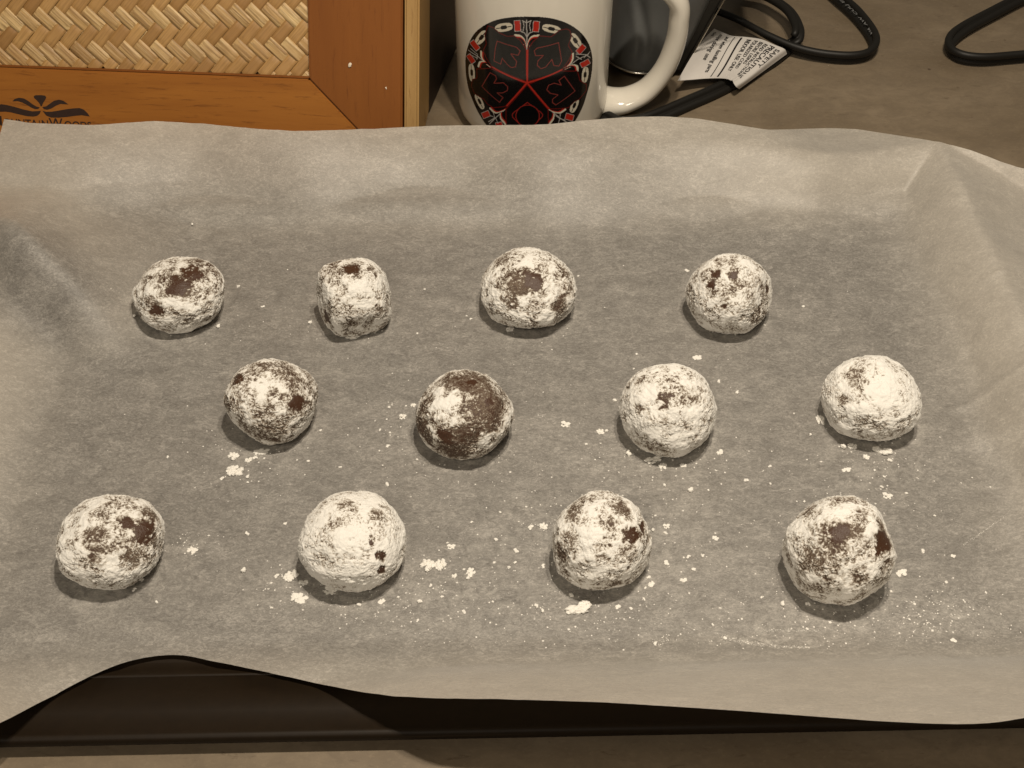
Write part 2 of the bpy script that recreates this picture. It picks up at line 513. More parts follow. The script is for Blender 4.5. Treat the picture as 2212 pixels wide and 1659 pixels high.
def build_pan():
    root = empty('baking_pan', (0, 0.36, 0))
    tag(root, 'dark brown shallow metal baking pan mostly hidden under the white parchment', 'baking pan')
    def strip(name, loops):
        V, F = [], []
        n = len(loops[0])
        for lp in loops:
            V += lp
        for i in range(len(loops) - 1):
            for j in range(n):
                F.append((i * n + j, i * n + (j + 1) % n, (i + 1) * n + (j + 1) % n, (i + 1) * n + j))
        return V, F
    lp = rounded_loop(0.001, 0.012, 0.0040)
    lb = rounded_loop(0.001, 0.012, 0.0012)
    n = len(lp)
    V, F = strip('pan_floor', [lp, lb])
    F.append(tuple(range(n)))
    F.append(tuple(range(2 * n - 1, n - 1, -1)))
    mesh_obj('pan_floor', V, F, M['pan'], root, smooth=False)
    V, F = strip('pan_wall', [rounded_loop(0.0, 0.012, 0.0042), rounded_loop(0.003, 0.013, 0.0046), rounded_loop(0.0065, 0.016, LIPZ - 0.0006), rounded_loop(0.0080, 0.017, LIPZ),
                              rounded_loop(0.0080, 0.017, LIPZ - 0.0012), rounded_loop(0.0035, 0.014, 0.0028), rounded_loop(0.0, 0.012, 0.0014)])
    mesh_obj('pan_wall', V, F, M['pan'], root)
    rim = []
    for g, z in ((0.0081, LIPZ - 0.0011), (0.0081, LIPZ), (0.022, LIPZ + 0.0003), (0.0295, LIPZ + 0.0004), (0.0305, LIPZ + 0.0012), (0.0320, LIPZ + 0.0012), (0.0330, LIPZ + 0.0001), (0.0330, LIPZ - 0.0024), (0.0317, LIPZ - 0.0034), (0.0307, LIPZ - 0.0012), (0.022, LIPZ - 0.0010), (0.0081, LIPZ - 0.0011)):
        rim.append(rounded_loop(g, 0.017 + g - 0.008, z))
    V, F = strip('rim', rim)
    mesh_obj('rim', V, F, M['pan'], root)
build_pan()

TOP = [(-400, 250), (-60, 256), (12, 258), (60, 266), (100, 268), (200, 271), (260, 267), (330, 262), (430, 267), (560, 280), (650, 284), (760, 281), (880, 275), (950, 272), (1140, 271),
       (1190, 269), (1250, 262), (1350, 254), (1430, 252), (1500, 256), (1560, 265), (1620, 275), (1660, 281), (1700, 280), (1780, 277), (1850, 279), (1920, 290), (2000, 302),
       (2060, 315), (2110, 330), (2160, 350), (2212, 366), (2500, 440)]
BOT = [(-500, 1690), (-100, 1604), (0, 1562), (100, 1508), (200, 1457), (250, 1436), (300, 1422), (340, 1415), (375, 1413), (410, 1416), (450, 1425), (560, 1447), (700, 1478), (780, 1494), (850, 1503),
       (950, 1508), (1106, 1510), (1300, 1516), (1500, 1528), (1750, 1546), (1900, 1557), (2000, 1562), (2080, 1564), (2150, 1560), (2212, 1550), (2500, 1500)]

def curve1(pts, u):
    p = np.array(pts, float)
    t = np.interp(u, p[:, 0], p[:, 1])
    # soften the corners
    return (t + np.interp(u - 9, p[:, 0], p[:, 1]) + np.interp(u + 9, p[:, 0], p[:, 1])) / 3

def gauss(x, y, cx, cy, sx, sy, rot=0.0):
    c, s = math.cos(rot), math.sin(rot)
    a, b = (x - cx) * c + (y - cy) * s, -(x - cx) * s + (y - cy) * c
    return np.exp(-(a / sx) ** 2 - (b / sy) ** 2)

def paper_h(x, y):
    """height of the parchment above the pan floor"""
    px, py = pan_xy(x, y)
    dR, dL, dB, dF = px - XR, XL - px, py - YB, YF - py
    dB = dB + 0.006 * np.sin(px * 21 + 0.6) + 0.004 * np.sin(px * 47)
    def prof(d, A, w, tail):
        return A * sstep(0, w, d) + tail * np.clip(d - w * 0.8, 0, None)
    cen = sstep(0.17, 0.05, px)                       # the back edge droops behind the far right corner
    hB = prof(dB, 0.0175 + 0.004 * (1 - sstep(0.17, 0.05, px)), 0.052 - 0.014 * (1 - sstep(0.17, 0.05, px)), 0.0) + np.clip(dB - 0.028, 0, None) * (-0.12 + 0.34 * cen)
    hR = prof(dR, 0.0215, 0.038, 0.0) + np.clip(dR - 0.034, 0, None) * (-0.32)
    hL = prof(dL, 0.011, 0.034, 0.10)
    lift = np.clip(sstep(-0.095, -0.020, px) + sstep(-0.145, -0.200, px), 0, 1)   # the near edge stands up except round the dip
    hF = (0.30 + 0.62 * lift) * 0.5 * (dF + np.sqrt(dF * dF + 0.008 ** 2)) - (0.30 + 0.62 * lift) * 0.004 * np.exp(-np.abs(dF) / 0.02)
    hF = np.maximum(hF, 0)
    h = np.maximum(hB, hR)
    k = 0.003
    for o in (hL, hF):
        h = 0.5 * (h + o + np.sqrt((h - o) ** 2 + k * k)) - 0.5 * k * np.exp(-((h - o) / 0.01) ** 2) * 1.0
    # waves along the raised far edge
    wv = 0.0030 * np.sin(px * 52 + 1.0) + 0.0022 * np.sin(px * 29 - 0.6)
    h = h + wv * sstep(0.0, 0.055, dB)
    # buckles
    sa, ta = (px + 0.210) * 0.66 + (py - 0.418) * 0.75, (px + 0.210) * 0.75 - (py - 0.418) * 0.66
    fold = sstep(-0.015, 0.014, sa) * np.exp(-(np.maximum(sa - 0.006, 0) / 0.095) ** 2) * np.exp(-(ta / 0.056) ** 2) * sstep(-0.150, -0.255, px)
    h = h + 0.040 * fold
    # pressed-in fold lines
    for ax, ay, bx, by, amp, w in ((0.17, 0.262, 0.262, 0.322, .0009, .0016), (0.186, 0.352, 0.262, 0.372, .0022, .0030), (0.20, 0.415, 0.28, 0.43, .0008, .0015), (0.19, 0.24, 0.25, 0.222, .0010, .0018),
                                   (-0.19, 0.30, -0.26, 0.33, .0008, .0018), (0.03, 0.232, 0.13, 0.229, .0004, .0012), (-0.12, 0.236, 0.0, 0.233, .0004, .0012)):
        dx_, dy_ = bx - ax, by - ay
        L_ = dx_ * dx_ + dy_ * dy_
        t_ = np.clip(((px - ax) * dx_ + (py - ay) * dy_) / L_, 0, 1)
        dist = np.hypot(px - ax - t_ * dx_, py - ay - t_ * dy_)
        h = h + amp * np.exp(-dist / w) * np.sin(np.pi * np.clip(t_ * 0.9 + 0.05, 0, 1))
    h = h + 0.0016 * gauss(px, py, 0.060, 0.492, 0.030, 0.012, 0.2) - 0.0010 * gauss(px, py, 0.085, 0.470, 0.04, 0.014, -0.3)
    h = h + 0.0024 * gauss(px, py, -0.10, 0.500, 0.035, 0.016) + 0.0024 * gauss(px, py, 0.145, 0.486, 0.035, 0.014)
    h = h + 0.004 * gauss(px, py, 0.225, 0.345, 0.03, 0.012, 0.35)
    P = np.stack([np.ravel(px), np.ravel(py), np.zeros(px.size)], -1)
    und = perlin(P * np.array([22.0, 26.0, 1]) + 3.1).reshape(px.shape)
    out = sstep(-0.02, 0.03, np.maximum(np.maximum(dB, dR), np.maximum(dL, dF)))
    h = h + und * (0.0007 + 0.0016 * out)
    h = h + 0.0009 * np.exp(-((dF - 0.003) / 0.006) ** 2) * (0.5 + 0.5 * np.sin(px * 60))
    qx = np.abs(px - 0.5 * (XL + XR)) - (0.5 * (XR - XL) + 0.008 - 0.012)
    qy = np.abs(py - 0.5 * (YF + YB + 0.009)) - (0.5 * (YB + 0.009 - YF) - 0.012)
    d = np.hypot(np.maximum(qx, 0), np.maximum(qy, 0)) + np.minimum(np.maximum(qx, qy), 0) - 0.012
    lip = 0.0052 * sstep(-0.008, 0.012, d) * sstep(0.075, 0.05, d)     # stays clear of the pan wall and lip
    k2 = 0.0025
    h = 0.5 * (h + lip + np.sqrt((h - lip) ** 2 + k2 * k2)) - 0.5 * k2 * np.exp(-np.abs(h - lip) / 0.004)
    return np.maximum(h, np.maximum(lip - 0.0008, 0.0))

def paper_z(x, y):
    return float(ZF + paper_h(np.array([x]), np.array([y]))[0])

def build_paper():
    nx, ny = 460, 340
    xs = np.linspace(-0.268, 0.31, nx)
    ysam = np.linspace(0.12, 0.62, 900)
    V = np.zeros((nx, ny, 3))
    yb, yf = np.zeros(nx), np.zeros(nx)
    for i, x in enumerate(xs):
        X = np.full_like(ysam, x)
        Z = ZF + paper_h(X, ysam)
        u, v, _ = project(np.stack([X, ysam, Z], -1))
        up = np.where(v < curve1(TOP, u))[0]
        lo = np.where(v > curve1(BOT, u))[0]
        # far edge: first sample (from the middle outwards) that lies beyond the outline
        mid = 450
        b = [k for k in up if k > mid]
        f = [k for k in lo if k < mid]
        yb[i] = ysam[b[0]] if b else 0.56
        yf[i] = ysam[f[-1]] if f else 0.18
    ker = np.ones(5) / 5
    yb = np.convolve(np.pad(yb, 2, 'edge'), ker, 'valid')
    yf = np.convolve(np.pad(yf, 2, 'edge'), ker, 'valid')
    t = np.linspace(0, 1, ny)
    Y = yf[:, None] + (yb - yf)[:, None] * t[None, :]
    X = np.repeat(xs[:, None], ny, 1)
    H = paper_h(X, Y)
    V[..., 0], V[..., 1], V[..., 2] = X, Y, ZF + H
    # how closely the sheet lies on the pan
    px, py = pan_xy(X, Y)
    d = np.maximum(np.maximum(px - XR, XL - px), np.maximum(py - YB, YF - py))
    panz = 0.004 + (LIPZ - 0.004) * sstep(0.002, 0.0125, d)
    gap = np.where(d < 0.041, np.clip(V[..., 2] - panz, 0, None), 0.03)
    contact_shade = np.exp(-(np.clip(H - 0.0012, 0, None) / 0.0085)) * sstep(0.055, -0.022, d)
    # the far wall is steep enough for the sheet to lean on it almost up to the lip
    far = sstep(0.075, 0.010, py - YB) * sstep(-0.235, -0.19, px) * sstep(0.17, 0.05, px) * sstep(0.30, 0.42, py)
    contact_shade = np.maximum(contact_shade, 0.74 * far)
    # shade of the buckled left flank, painted in through the pan-darkening mask
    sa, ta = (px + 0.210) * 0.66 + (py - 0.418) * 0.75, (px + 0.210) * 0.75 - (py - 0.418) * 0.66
    contact_shade = np.maximum(contact_shade, 1.1 * np.exp(-(np.minimum(sa + 0.004, 0) / 0.019) ** 2) * np.exp(-(np.maximum(sa, 0) / 0.05) ** 2) * np.exp(-((ta + 0.004) / 0.058) ** 2))
    film = np.zeros_like(X)
    for cu, cv, su, sv, a in ((1300, 1180, 330, 110, .75), (1000, 1290, 260, 60, .6), (1380, 1000, 230, 60, .6), (1890, 1020, 130, 70, .7), (1800, 1330, 330, 55, .7), (620, 1265, 120, 50, .6), (400, 1180, 60, 22, .8), (880, 930, 90, 70, .5),
                             (560, 985, 110, 40, .5), (1640, 1388, 110, 9, 1.3), (2060, 1330, 110, 40, .8), (1200, 950, 90, 60, .5), (1580, 850, 90, 60, .4)):
        q = at(cu, cv, ZF)
        sc = project(q)[2] / FPX
        film = np.maximum(film, 0.85 * a * np.exp(-((X - q[0]) / (su * sc)) ** 2 - ((Y - q[1]) / (sv * sc * 1.25)) ** 2))
    for b in BALLS:
        q = at(b[0], b[1] + 0.22 * b[3], ZF)
        rr = 0.5 * b[2] * project(q)[2] / FPX
        dd = np.hypot(X - q[0], Y - q[1]) / rr
        film = np.maximum(film, 0.75 * np.exp(-(np.clip(dd - 0.9, 0, None) / 0.28) ** 2))
    me = fast_mesh('parchment_paper', V.reshape(-1, 3), grid_faces(nx, ny), M['paper'], {'contact_shade': contact_shade.ravel(), 'film': film.ravel()})
    o = link(bpy.data.objects.new('parchment_paper', me))
    tag(o, 'wavy sheet of white baking parchment lining the pan under the dough balls', 'baking paper')
build_paper()

# ------------------------------------------------------------------ dough balls
def ico(level):
    bm = bmesh.new()
    bmesh.ops.create_icosphere(bm, subdivisions=level, radius=1.0)
    V = np.array([v.co[:] for v in bm.verts])
    F = np.array([[v.index for v in f.verts] for f in bm.faces])
    bm.free()
    V /= np.linalg.norm(V, axis=1)[:, None]
    return V, F
ICO_V, ICO_F = ico(7)          # 7 = 40962 vertices in bmesh counting
ICO2_V, ICO2_F = ico(3)

BALL_POS = []
FACETS = {1: [(-.95, -.05, .80), (.97, .0, .86), (.0, .90, .86), (.1, -.85, .84), (-.5, .55, 1.0)], 0: [(0, .95, .88), (.9, -.4, .92)], 3: [(.9, .05, .84), (-.8, -.5, .9), (-.8, .6, .93), (.1, -.95, .9)], 4: [(-.8, -.5, .86), (.55, .8, .88), (.7, -.65, .9)],
          5: [(-.6, .75, .88), (.7, -.7, .92)], 10: [(-.75, .65, .93), (.85, -.4, .93)], 11: [(-.85, .55, .92), (.75, .65, .94), (.8, -.6, .92), (-.7, -.65, .93)], 7: [(.2, -.98, .92), (-.8, -.5, .96)], 8: [(-.6, -.75, .92), (.8, -.5, .93)], 2: [(0, -.97, .92), (-.8, .5, .93)]}

def build_ball(i, spec):
    u, v, w, h, bias, bare, thick, lobes, label = spec
    # vertical half axis from the outline's proportions
    e = PITCH - math.atan((CV - v) / FPX)
    q = ((h / w) ** 2 - math.sin(e) ** 2) / math.cos(e) ** 2
    cr = math.sqrt(min(max(q, 0.50), 1.05))
    R = 0.0185
    for _ in range(4):
        c = at(u, v, ZF + R * cr * 0.84)
        R = w / 2 * project(c)[2] / FPX
    R *= 0.965
    cz = R * cr
    # camera-facing frame used only to place the marks where the ball shows them
    n = (CAM - c) / np.linalg.norm(CAM - c)
    r = np.cross((0, 0, 1.0), n); r /= np.linalg.norm(r)
    up = np.cross(n, r)
    def direction(dx, dy):
        k = dx * dx + dy * dy
        if k > 0.98:
            dx, dy = dx / math.sqrt(k) * 0.99, dy / math.sqrt(k) * 0.99
            k = 0.98
        return dx * r + dy * up + math.sqrt(1 - k) * n
    D = ICO_V
    off = np.array([i * 7.7, i * 3.1, i * 5.3])
    rad = 1 + 0.060 * perlin(D * 1.7 + off) + 0.024 * perlin(D * 3.9 + off)
    for dx, dy, amt, sharp in lobes:
        rad = rad + amt * np.exp(sharp * (D @ direction(dx, dy) - 1))
    # flattened facets from rolling and pressing
    rsb = np.random.RandomState(100 + i)
    cuts = [rad]
    for k in range(9):
        p = rsb.normal(size=3); p /= np.linalg.norm(p)
        cuts.append(rsb.uniform(0.965, 1.03) / np.maximum(D @ p, 0.25))
    for dx, dy, dist in FACETS.get(i, ()):
        cuts.append((dist + 0.035) / np.maximum(D @ direction(dx, dy), 0.25))
    kk = 20.0
    rad = -np.log(sum(np.exp(-kk * np.clip(q, 0, 3)) for q in cuts)) / kk
    rad = rad + 0.045
    # cover: how much sugar sits there
    warp = D + 0.10 * np.stack([perlin(D * 6 + off + k) for k in (0, 31, 57)], -1)
    sw = D * np.array([1.0, 1.0, 1.35]) + 0.16 * np.stack([fbm(D * 5 + off + k, 2) for k in (3, 41, 77)], -1)
    v1 = np.clip(1 - np.abs(perlin(sw * 6.5 + off + 13)) / 0.085, 0, 1)
    v2 = np.clip(1 - np.abs(perlin(sw * 13.0 + off + 23)) / 0.20, 0, 1)
    v3 = np.clip(1 - np.abs(perlin(sw * 24.0 + off + 33)) / 0.26, 0, 1)
    veins = np.maximum(np.maximum(0.8 * v1, 0.95 * v2), 0.85 * v3)
    low = fbm(warp * 2.4 + off, 3, 0.6)
    patchy = sstep(-0.42, 0.16, perlin(D * 3.2 + off + 21) + 0.35 * perlin(D * 7.5 + off + 2) - 0.3 * low)
    C = 0.70 + bias + 0.45 * low + 0.22 * perlin(warp * 8 + off + 5) + 0.34 * perlin(sw * 17 + off + 9) + 0.34 * perlin(sw * 32 + off)
    fray = 0.55 * fbm(D * 7 + off + 4, 4, 0.75)
    def blob(dx, dy, rr):
        ang = np.arccos(np.clip(warp @ direction(dx, dy) / np.linalg.norm(warp, axis=1), -1, 1))
        return np.exp(-(ang / (rr * 1.12)) ** 2)
    B, Bw = np.zeros(len(D)), np.zeros(len(D))
    for dx, dy, rr, s in bare:
        if s >= 0.95:
            B = np.maximum(B, min(s, 1.25) * sstep(0.24, 0.74, blob(dx, dy, rr * 0.9) + 1.15 * fray))
        else:
            Bw = np.maximum(Bw, s * sstep(0.10, 0.85, blob(dx, dy, rr * 1.15) + 0.7 * fray))
    T = np.zeros(len(D))
    for dx, dy, rr, s in thick:
        T = np.maximum(T, s * blob(dx, dy, rr))
    patchy = np.maximum(patchy, np.clip(1.2 * Bw, 0, 1))
    C = C - (0.56 * veins + 0.10) * patchy - 0.34 * Bw
    C = C + 0.42 * T * (1 - np.clip(B, 0, 1)) - 0.80 * B
    C = C + 0.75 * sstep(0.40, 0.60, perlin(D * 24 + off + 2)) * np.clip(B, 0, 1)
    lump = 0.018 * perlin(D * 8 + off + 3) + 0.011 * perlin(D * 17 + off) - 0.012 * veins * patchy
    axes = np.array([R, R, cz])
    drad = rad + 0.004 * perlin(D * 15 + off)
    P = D * axes * drad[:, None]
    # flattened foot
    floor = -cz * 0.76
    def seat(P):
        z = P[:, 2]
        P[:, 2] = np.where(z < floor, floor + (z - floor) * 0.08, z)
        return P
    P = seat(P)
    zc = paper_z(c[0], c[1]) + cz * 0.78 + 0.0002
    base = (c[0], c[1], zc - cz * 0.78)
    root = empty('dough_ball', base)
    tag(root, label, 'dough ball', 'sugared dough balls on the parchment')
    lift = np.array([0, 0, cz * 0.78])
    me = fast_mesh('dough', P + lift, ICO_F, M['dough'], {'dust': np.clip(C * 1.1 + 0.20 + 0.42 * Bw * (1 - np.clip(B, 0, 1)), 0, 1)})
    link(bpy.data.objects.new('dough', me), root)
    # sugar: the same surface pushed out where there is cover, below the dough where there is none
    s = np.clip((C - 0.10) / 0.75, -1, 1)
    crust = np.where(s > 0, 0.027 * np.clip(s, 0, 1) ** 0.7, 0.03 * s) + np.where(s > 0, lump * np.clip(s * 2, 0, 1), 0)
    grain = 0.003 * perlin(D * 62 + off) * np.clip(s, 0, 1)
    Q = D * axes * (drad + crust + 0.6 * grain + 0.001)[:, None]
    Q = seat(Q)
    keep = (s[ICO_F] > -0.25).any(1) & ((D[ICO_F][:, :, 2]).max(1) > -0.80)
    F = ICO_F[keep]
    used, inv = np.unique(F, return_inverse=True)
    me = fast_mesh('sugar_coating', Q[used] + lift, inv.reshape(F.shape), M['sugar'], {'cover': np.clip((C[used] - 0.04) / 0.86, 0, 1)})
    link(bpy.data.objects.new('sugar_coating', me), root)
    BALL_POS.append((c[0], c[1], R, u, v))

for i, b in enumerate(BALLS):
    build_ball(i, b)

# ------------------------------------------------------------------ sugar clumps and crumbs
rng = np.random.RandomState(11)

def clump_mesh(n_blobs, flat, seed, spread=0.55):
    rs = np.random.RandomState(seed)
    VV, FF = [], []
    k = 0
    for b in range(n_blobs):
        rr = rs.uniform(0.75, 1.35) * 0.95 / math.sqrt(n_blobs) if n_blobs > 1 else 0.9
        ce = np.array([rs.uniform(-1, 1) * spread, rs.uniform(-1, 1) * spread * 0.8, 0]) if n_blobs > 1 else np.zeros(3)
        lv, lf = ICO2_V, ICO2_F
        d = 1 + 0.55 * perlin(lv * 1.7 + rs.uniform(0, 50, 3)) + 0.3 * perlin(lv * 4.1 + rs.uniform(0, 50, 3))
        P = lv * d[:, None] * rr * np.array([1, rs.uniform(0.6, 1.0), flat * rs.uniform(0.7, 1.2)])
        a = rs.uniform(0, 6.28)
        P = P @ np.array([[math.cos(a), math.sin(a), 0], [-math.sin(a), math.cos(a), 0], [0, 0, 1]])
        P = P + ce
        P[:, 2] += rr * flat * 0.55
        P[:, 2] = np.maximum(P[:, 2], -0.02)
        P[:, 2] += rs.uniform(0, 0.25) * rr
        VV.append(P); FF.append(lf + k); k += len(lv)
    V = np.concatenate(VV)
    V[:, :2] /= max(np.abs(V[:, 0]).max(), np.abs(V[:, 1]).max())
    return V, np.concatenate(FF)

CLUMP_BASE = [fast_mesh('sugar_clump', *clump_mesh(nb, fl, sd), M['crumb'], smooth=True) for nb, fl, sd in
              ((16, .9, 1), (20, .8, 2), (12, 1.0, 3), (24, .8, 4), (14, .9, 5))]
CRUMB_BASE = [fast_mesh('sugar_crumb', *clump_mesh(nb, fl, sd), M['crumb'], smooth=True) for nb, fl, sd in
              ((2, .8, 11), (3, .8, 12), (1, .8, 13), (5, .8, 14), (3, .7, 15), (4, .8, 16))]

# u, v, width in picture units, aspect, flatness, label
CLUMPS = [
    (505, 986, 26, .8, .8, 'bean shaped sugar clump left of the nubby ball, just behind a bigger clump'),
    (506, 1019, 46, .75, .9, 'biggest lumpy sugar clump lying in front of the nubby ball'),
    (538, 994, 19, .9, .9, 'small knobbly sugar clump beside the flat flake at the nubby ball'),
    (564, 977, 40, .45, .5, 'flat pointed sugar flake at the shadow edge of the nubby ball'),
    (870, 902, 17, .9, .9, 'sugar clump left of the mostly bare brown ball'),
    (893, 876, 13, .9, .9, 'rounded sugar clump touching the left side of the bare brown ball'),
    (1101, 712, 19, 1.1, .9, 'chunky sugar clump at the foot of the ball in front of the mug'),
    (763, 727, 36, .5, .5, 'shaded sugar crumble under the front of the squarish ball'),
    (1297, 934, 19, .9, .9, 'sugar clump on the parchment left of the finely flecked ball'),
    (1413, 995, 45, .4, .8, 'long lumpy sugar drift in front of the finely flecked ball'),
    (1432, 1008, 20, .9, .8, 'sugar clump at the near end of the drift before the flecked ball'),
    (1475, 1006, 18, .7, .8, 'sugar clump right of the drift before the finely flecked ball'),
    (1555, 977, 19, .8, .9, 'lone sugar clump to the right of the finely flecked ball'),
    (1506, 773, 24, .6, .35, 'flat dusty sugar flake behind the finely flecked ball'),
    (1221, 918, 22, .8, .6, 'sugar clump midway between the bare brown and the flecked ball'),
    (1772, 908, 20, 1.6, .9, 'tall ragged sugar clump against the left foot of the whitest ball'),
    (1840, 965, 24, .8, .9, 'rounded sugar clump under the front of the whitest ball'),
    (1908, 975, 50, .45, .9, 'long crumbly sugar ridge in front of the whitest ball'),
    (1871, 988, 17, .8, .8, 'sugar clump just left of the ridge before the whitest ball'),
    (1917, 1073, 24, .7, .8, 'sugar clump behind the tallest ball on the right'),
    (1829, 1015, 24, .5, .35, 'flat sugar smear between the whitest and the tallest ball'),
    (628, 1246, 40, .75, .8, 'notched sugar flake left of the thickly crusted ball'),
    (657, 1258, 24, .6, .8, 'pair of small sugar lumps next to the notched flake'),
    (645, 1293, 44, .6, .5, 'long crumbly sugar patch in front of the notched flake'),
    (713, 1277, 30, .7, .4, 'shaded flat sugar flake in the shadow of the thickly crusted ball'),
    (925, 1222, 34, .9, .9, 'left lump of the sugar heap right of the thickly crusted ball'),
    (951, 1222, 32, 1.0, .9, 'middle lump of the sugar heap right of the thickly crusted ball'),
    (982, 1244, 14, .9, .9, 'round sugar lump at the right end of the heap beside the crusted ball'),
    (1016, 1238, 22, 1.1, .9, 'double sugar lump apart from the heap, on its right'),
    (975, 1182, 20, .7, .6, 'sugar clump behind the heap right of the thickly crusted ball'),
    (416, 1189, 26, .6, .4, 'flat sugar smear right of the ball at the front left corner'),
    (824, 1300, 20, .7, .5, 'sugar clump in front of the thickly crusted ball'),
    (1252, 1313, 68, .5, .8, 'widest sugar heap, in front of the ball with the round dark hole'),
    (1174, 1138, 22, .8, .8, 'sugar clump left of the ball with the round dark hole'),
    (1440, 1138, 17, .8, .8, 'sugar clump close to the right of the ball with the round dark hole'),
    (1948, 1238, 30, .6, .7, 'slanted sugar flake to the right of the tallest ball'),
    (1407, 1263, 19, .8, .8, 'sugar clump at the right foot of the ball with the round dark hole'),
    (1477, 1253, 19, .7, .8, 'sugar clump midway between the two balls at the front right'),
    (1545, 1163, 17, .7, .6, 'lone sugar clump level with the round dark hole, left of the tallest ball'),
]
def place_bit(mesh, name, u, v, width, aspect, flat, rot=None):
    p = at(u, v, ZF)
    z = paper_z(p[0], p[1])
    p = at(u, v, z)
    s = width / 2 * project(p)[2] / FPX
    o = bpy.data.objects.new(name, mesh)
    o.location = (p[0], p[1], z)
    o.rotation_euler = (0, 0, rng.uniform(-0.5, 0.5) if rot is None else rot)
    hz = s * flat * 1.2 * min(1.0, max(aspect, 0.6))
    o.scale = (s, s * min(aspect * 1.25, 1.8), min(hz, 0.004))
    return link(o)

for i, (u, v, wd, asp, fl, lab) in enumerate(CLUMPS):
    o = place_bit(CLUMP_BASE[i % 5], 'sugar_clump', u, v, wd, asp, fl)
    tag(o, lab, 'sugar clump', 'sugar clumps on the parchment')

CRUMBS = [(665, 996, 10), (551, 991, 12), (535, 1031, 11), (480, 1034, 9), (536, 1042, 8), (821, 929, 7), (842, 935, 7), (838, 965, 10), (901, 994, 7), (735, 1009, 6), (692, 930, 9), (836, 1046, 11),
          (1309, 931, 10), (1359, 981, 15), (1592, 849, 11), (1553, 824, 8), (1376, 766, 8), (1369, 797, 6), (1328, 867, 13), (1750, 939, 7), (1821, 967, 13), (1922, 995, 9), (1890, 1017, 8), (1663, 1008, 9), (1714, 894, 6),
          (535, 1153, 13), (527, 1233, 12), (616, 1131, 9), (1011, 1251, 11), (776, 1306, 13), (339, 1300, 11), (291, 1275, 12), (907, 1300, 13), (1002, 1322, 9), (1070, 1167, 11), (587, 1313, 8), (1080, 1108, 8), (1019, 1129, 7), (306, 1253, 12),
          (1147, 1140, 13), (1137, 1095, 7), (1438, 1152, 11), (1409, 1146, 12), (1487, 1204, 12), (1518, 1202, 9), (1440, 1216, 14), (1498, 1232, 13), (1401, 1248, 12), (1235, 1285, 14), (1174, 1224, 13), (1492, 1060, 13), (1612, 1038, 10),
          (1663, 1046, 8), (1694, 1167, 7), (1925, 1277, 8), (1744, 1306, 12), (1690, 1306, 12), (1335, 1312, 13), (1362, 1316, 11), (1555, 1314, 6), (1436, 1048, 10), (1158, 1310, 11), (1172, 1320, 9), (2059, 1201, 12), (2019, 1114, 8), (1994, 1191, 13),
          (1265, 960, 10), (568, 663, 10), (472, 706, 11), (515, 619, 9), (670, 699, 12), (291, 682, 9), (1250, 598, 8), (1017, 690, 7), (1008, 683, 6), (1484, 585, 10), (1651, 702, 9), (415, 484, 7), (917, 625, 6), (362, 988, 8), (1735, 663, 8), (2190, 640, 8),
          (1738, 1085, 8), (1905, 1052, 8), (1958, 1068, 9), (1540, 1350, 8), (1415, 1392, 10), (2060, 1385, 13), (1567, 1378, 12), (1645, 1290, 8), (1795, 1302, 10), (1910, 1030, 8), (1530, 1060, 7), (1115, 1190, 12), (1112, 1215, 11), (1100, 1225, 7), (860, 1290, 8), (930, 1265, 9), (955, 1290, 8), (598, 1245, 10)]
SHORT = ['low oval ball', 'squarish ball', 'ball before the mug', 'ball with a brown stripe', 'nubby ball', 'bare brown ball', 'finely flecked ball', 'whitest ball', 'front left corner ball', 'thickly crusted ball', 'ball with a dark hole', 'tallest ball']
NTH = ['leftmost', 'second from left', 'third from left', 'fourth from left', 'fifth from left', 'sixth from left', 'seventh from left', 'eighth from left', 'ninth from left']
COUNT = ['', '', 'two', 'three', 'four', 'five', 'six', 'seven', 'eight', 'nine']

def crumb_phrase(u, v):
    k = min(range(12), key=lambda b: math.hypot(u - BALLS[b][0], v - BALLS[b][1]))
    du, dv = u - BALLS[k][0], v - BALLS[k][1]
    if abs(du) > abs(dv) * 1.2:
        side = 'right of' if du > 0 else 'left of'
    else:
        side = 'in front of' if dv > 0 else 'behind'
    return side + ' the ' + SHORT[k]

by = {}
for c in CRUMBS:
    by.setdefault(crumb_phrase(c[0], c[1]), []).append(c)

for phrase, lst in by.items():
    lst.sort()
    for k, (u, v, wd) in enumerate(lst):
        i = CRUMBS.index((u, v, wd))
        o = place_bit(CRUMB_BASE[i % 6], 'sugar_crumb', u, v, wd, rng.uniform(.7, 1.1), rng.uniform(.6, .95), rng.uniform(0, 6.28))
        lab = 'tiny sugar crumb ' + phrase if len(lst) == 1 else 'sugar crumb %s, %s of %s' % (phrase, NTH[k] if k < len(lst) - 1 else 'rightmost', COUNT[len(lst)] if len(lst) < 10 else 'ten')
        tag(o, lab, 'sugar crumb', 'loose sugar crumbs on the parchment')

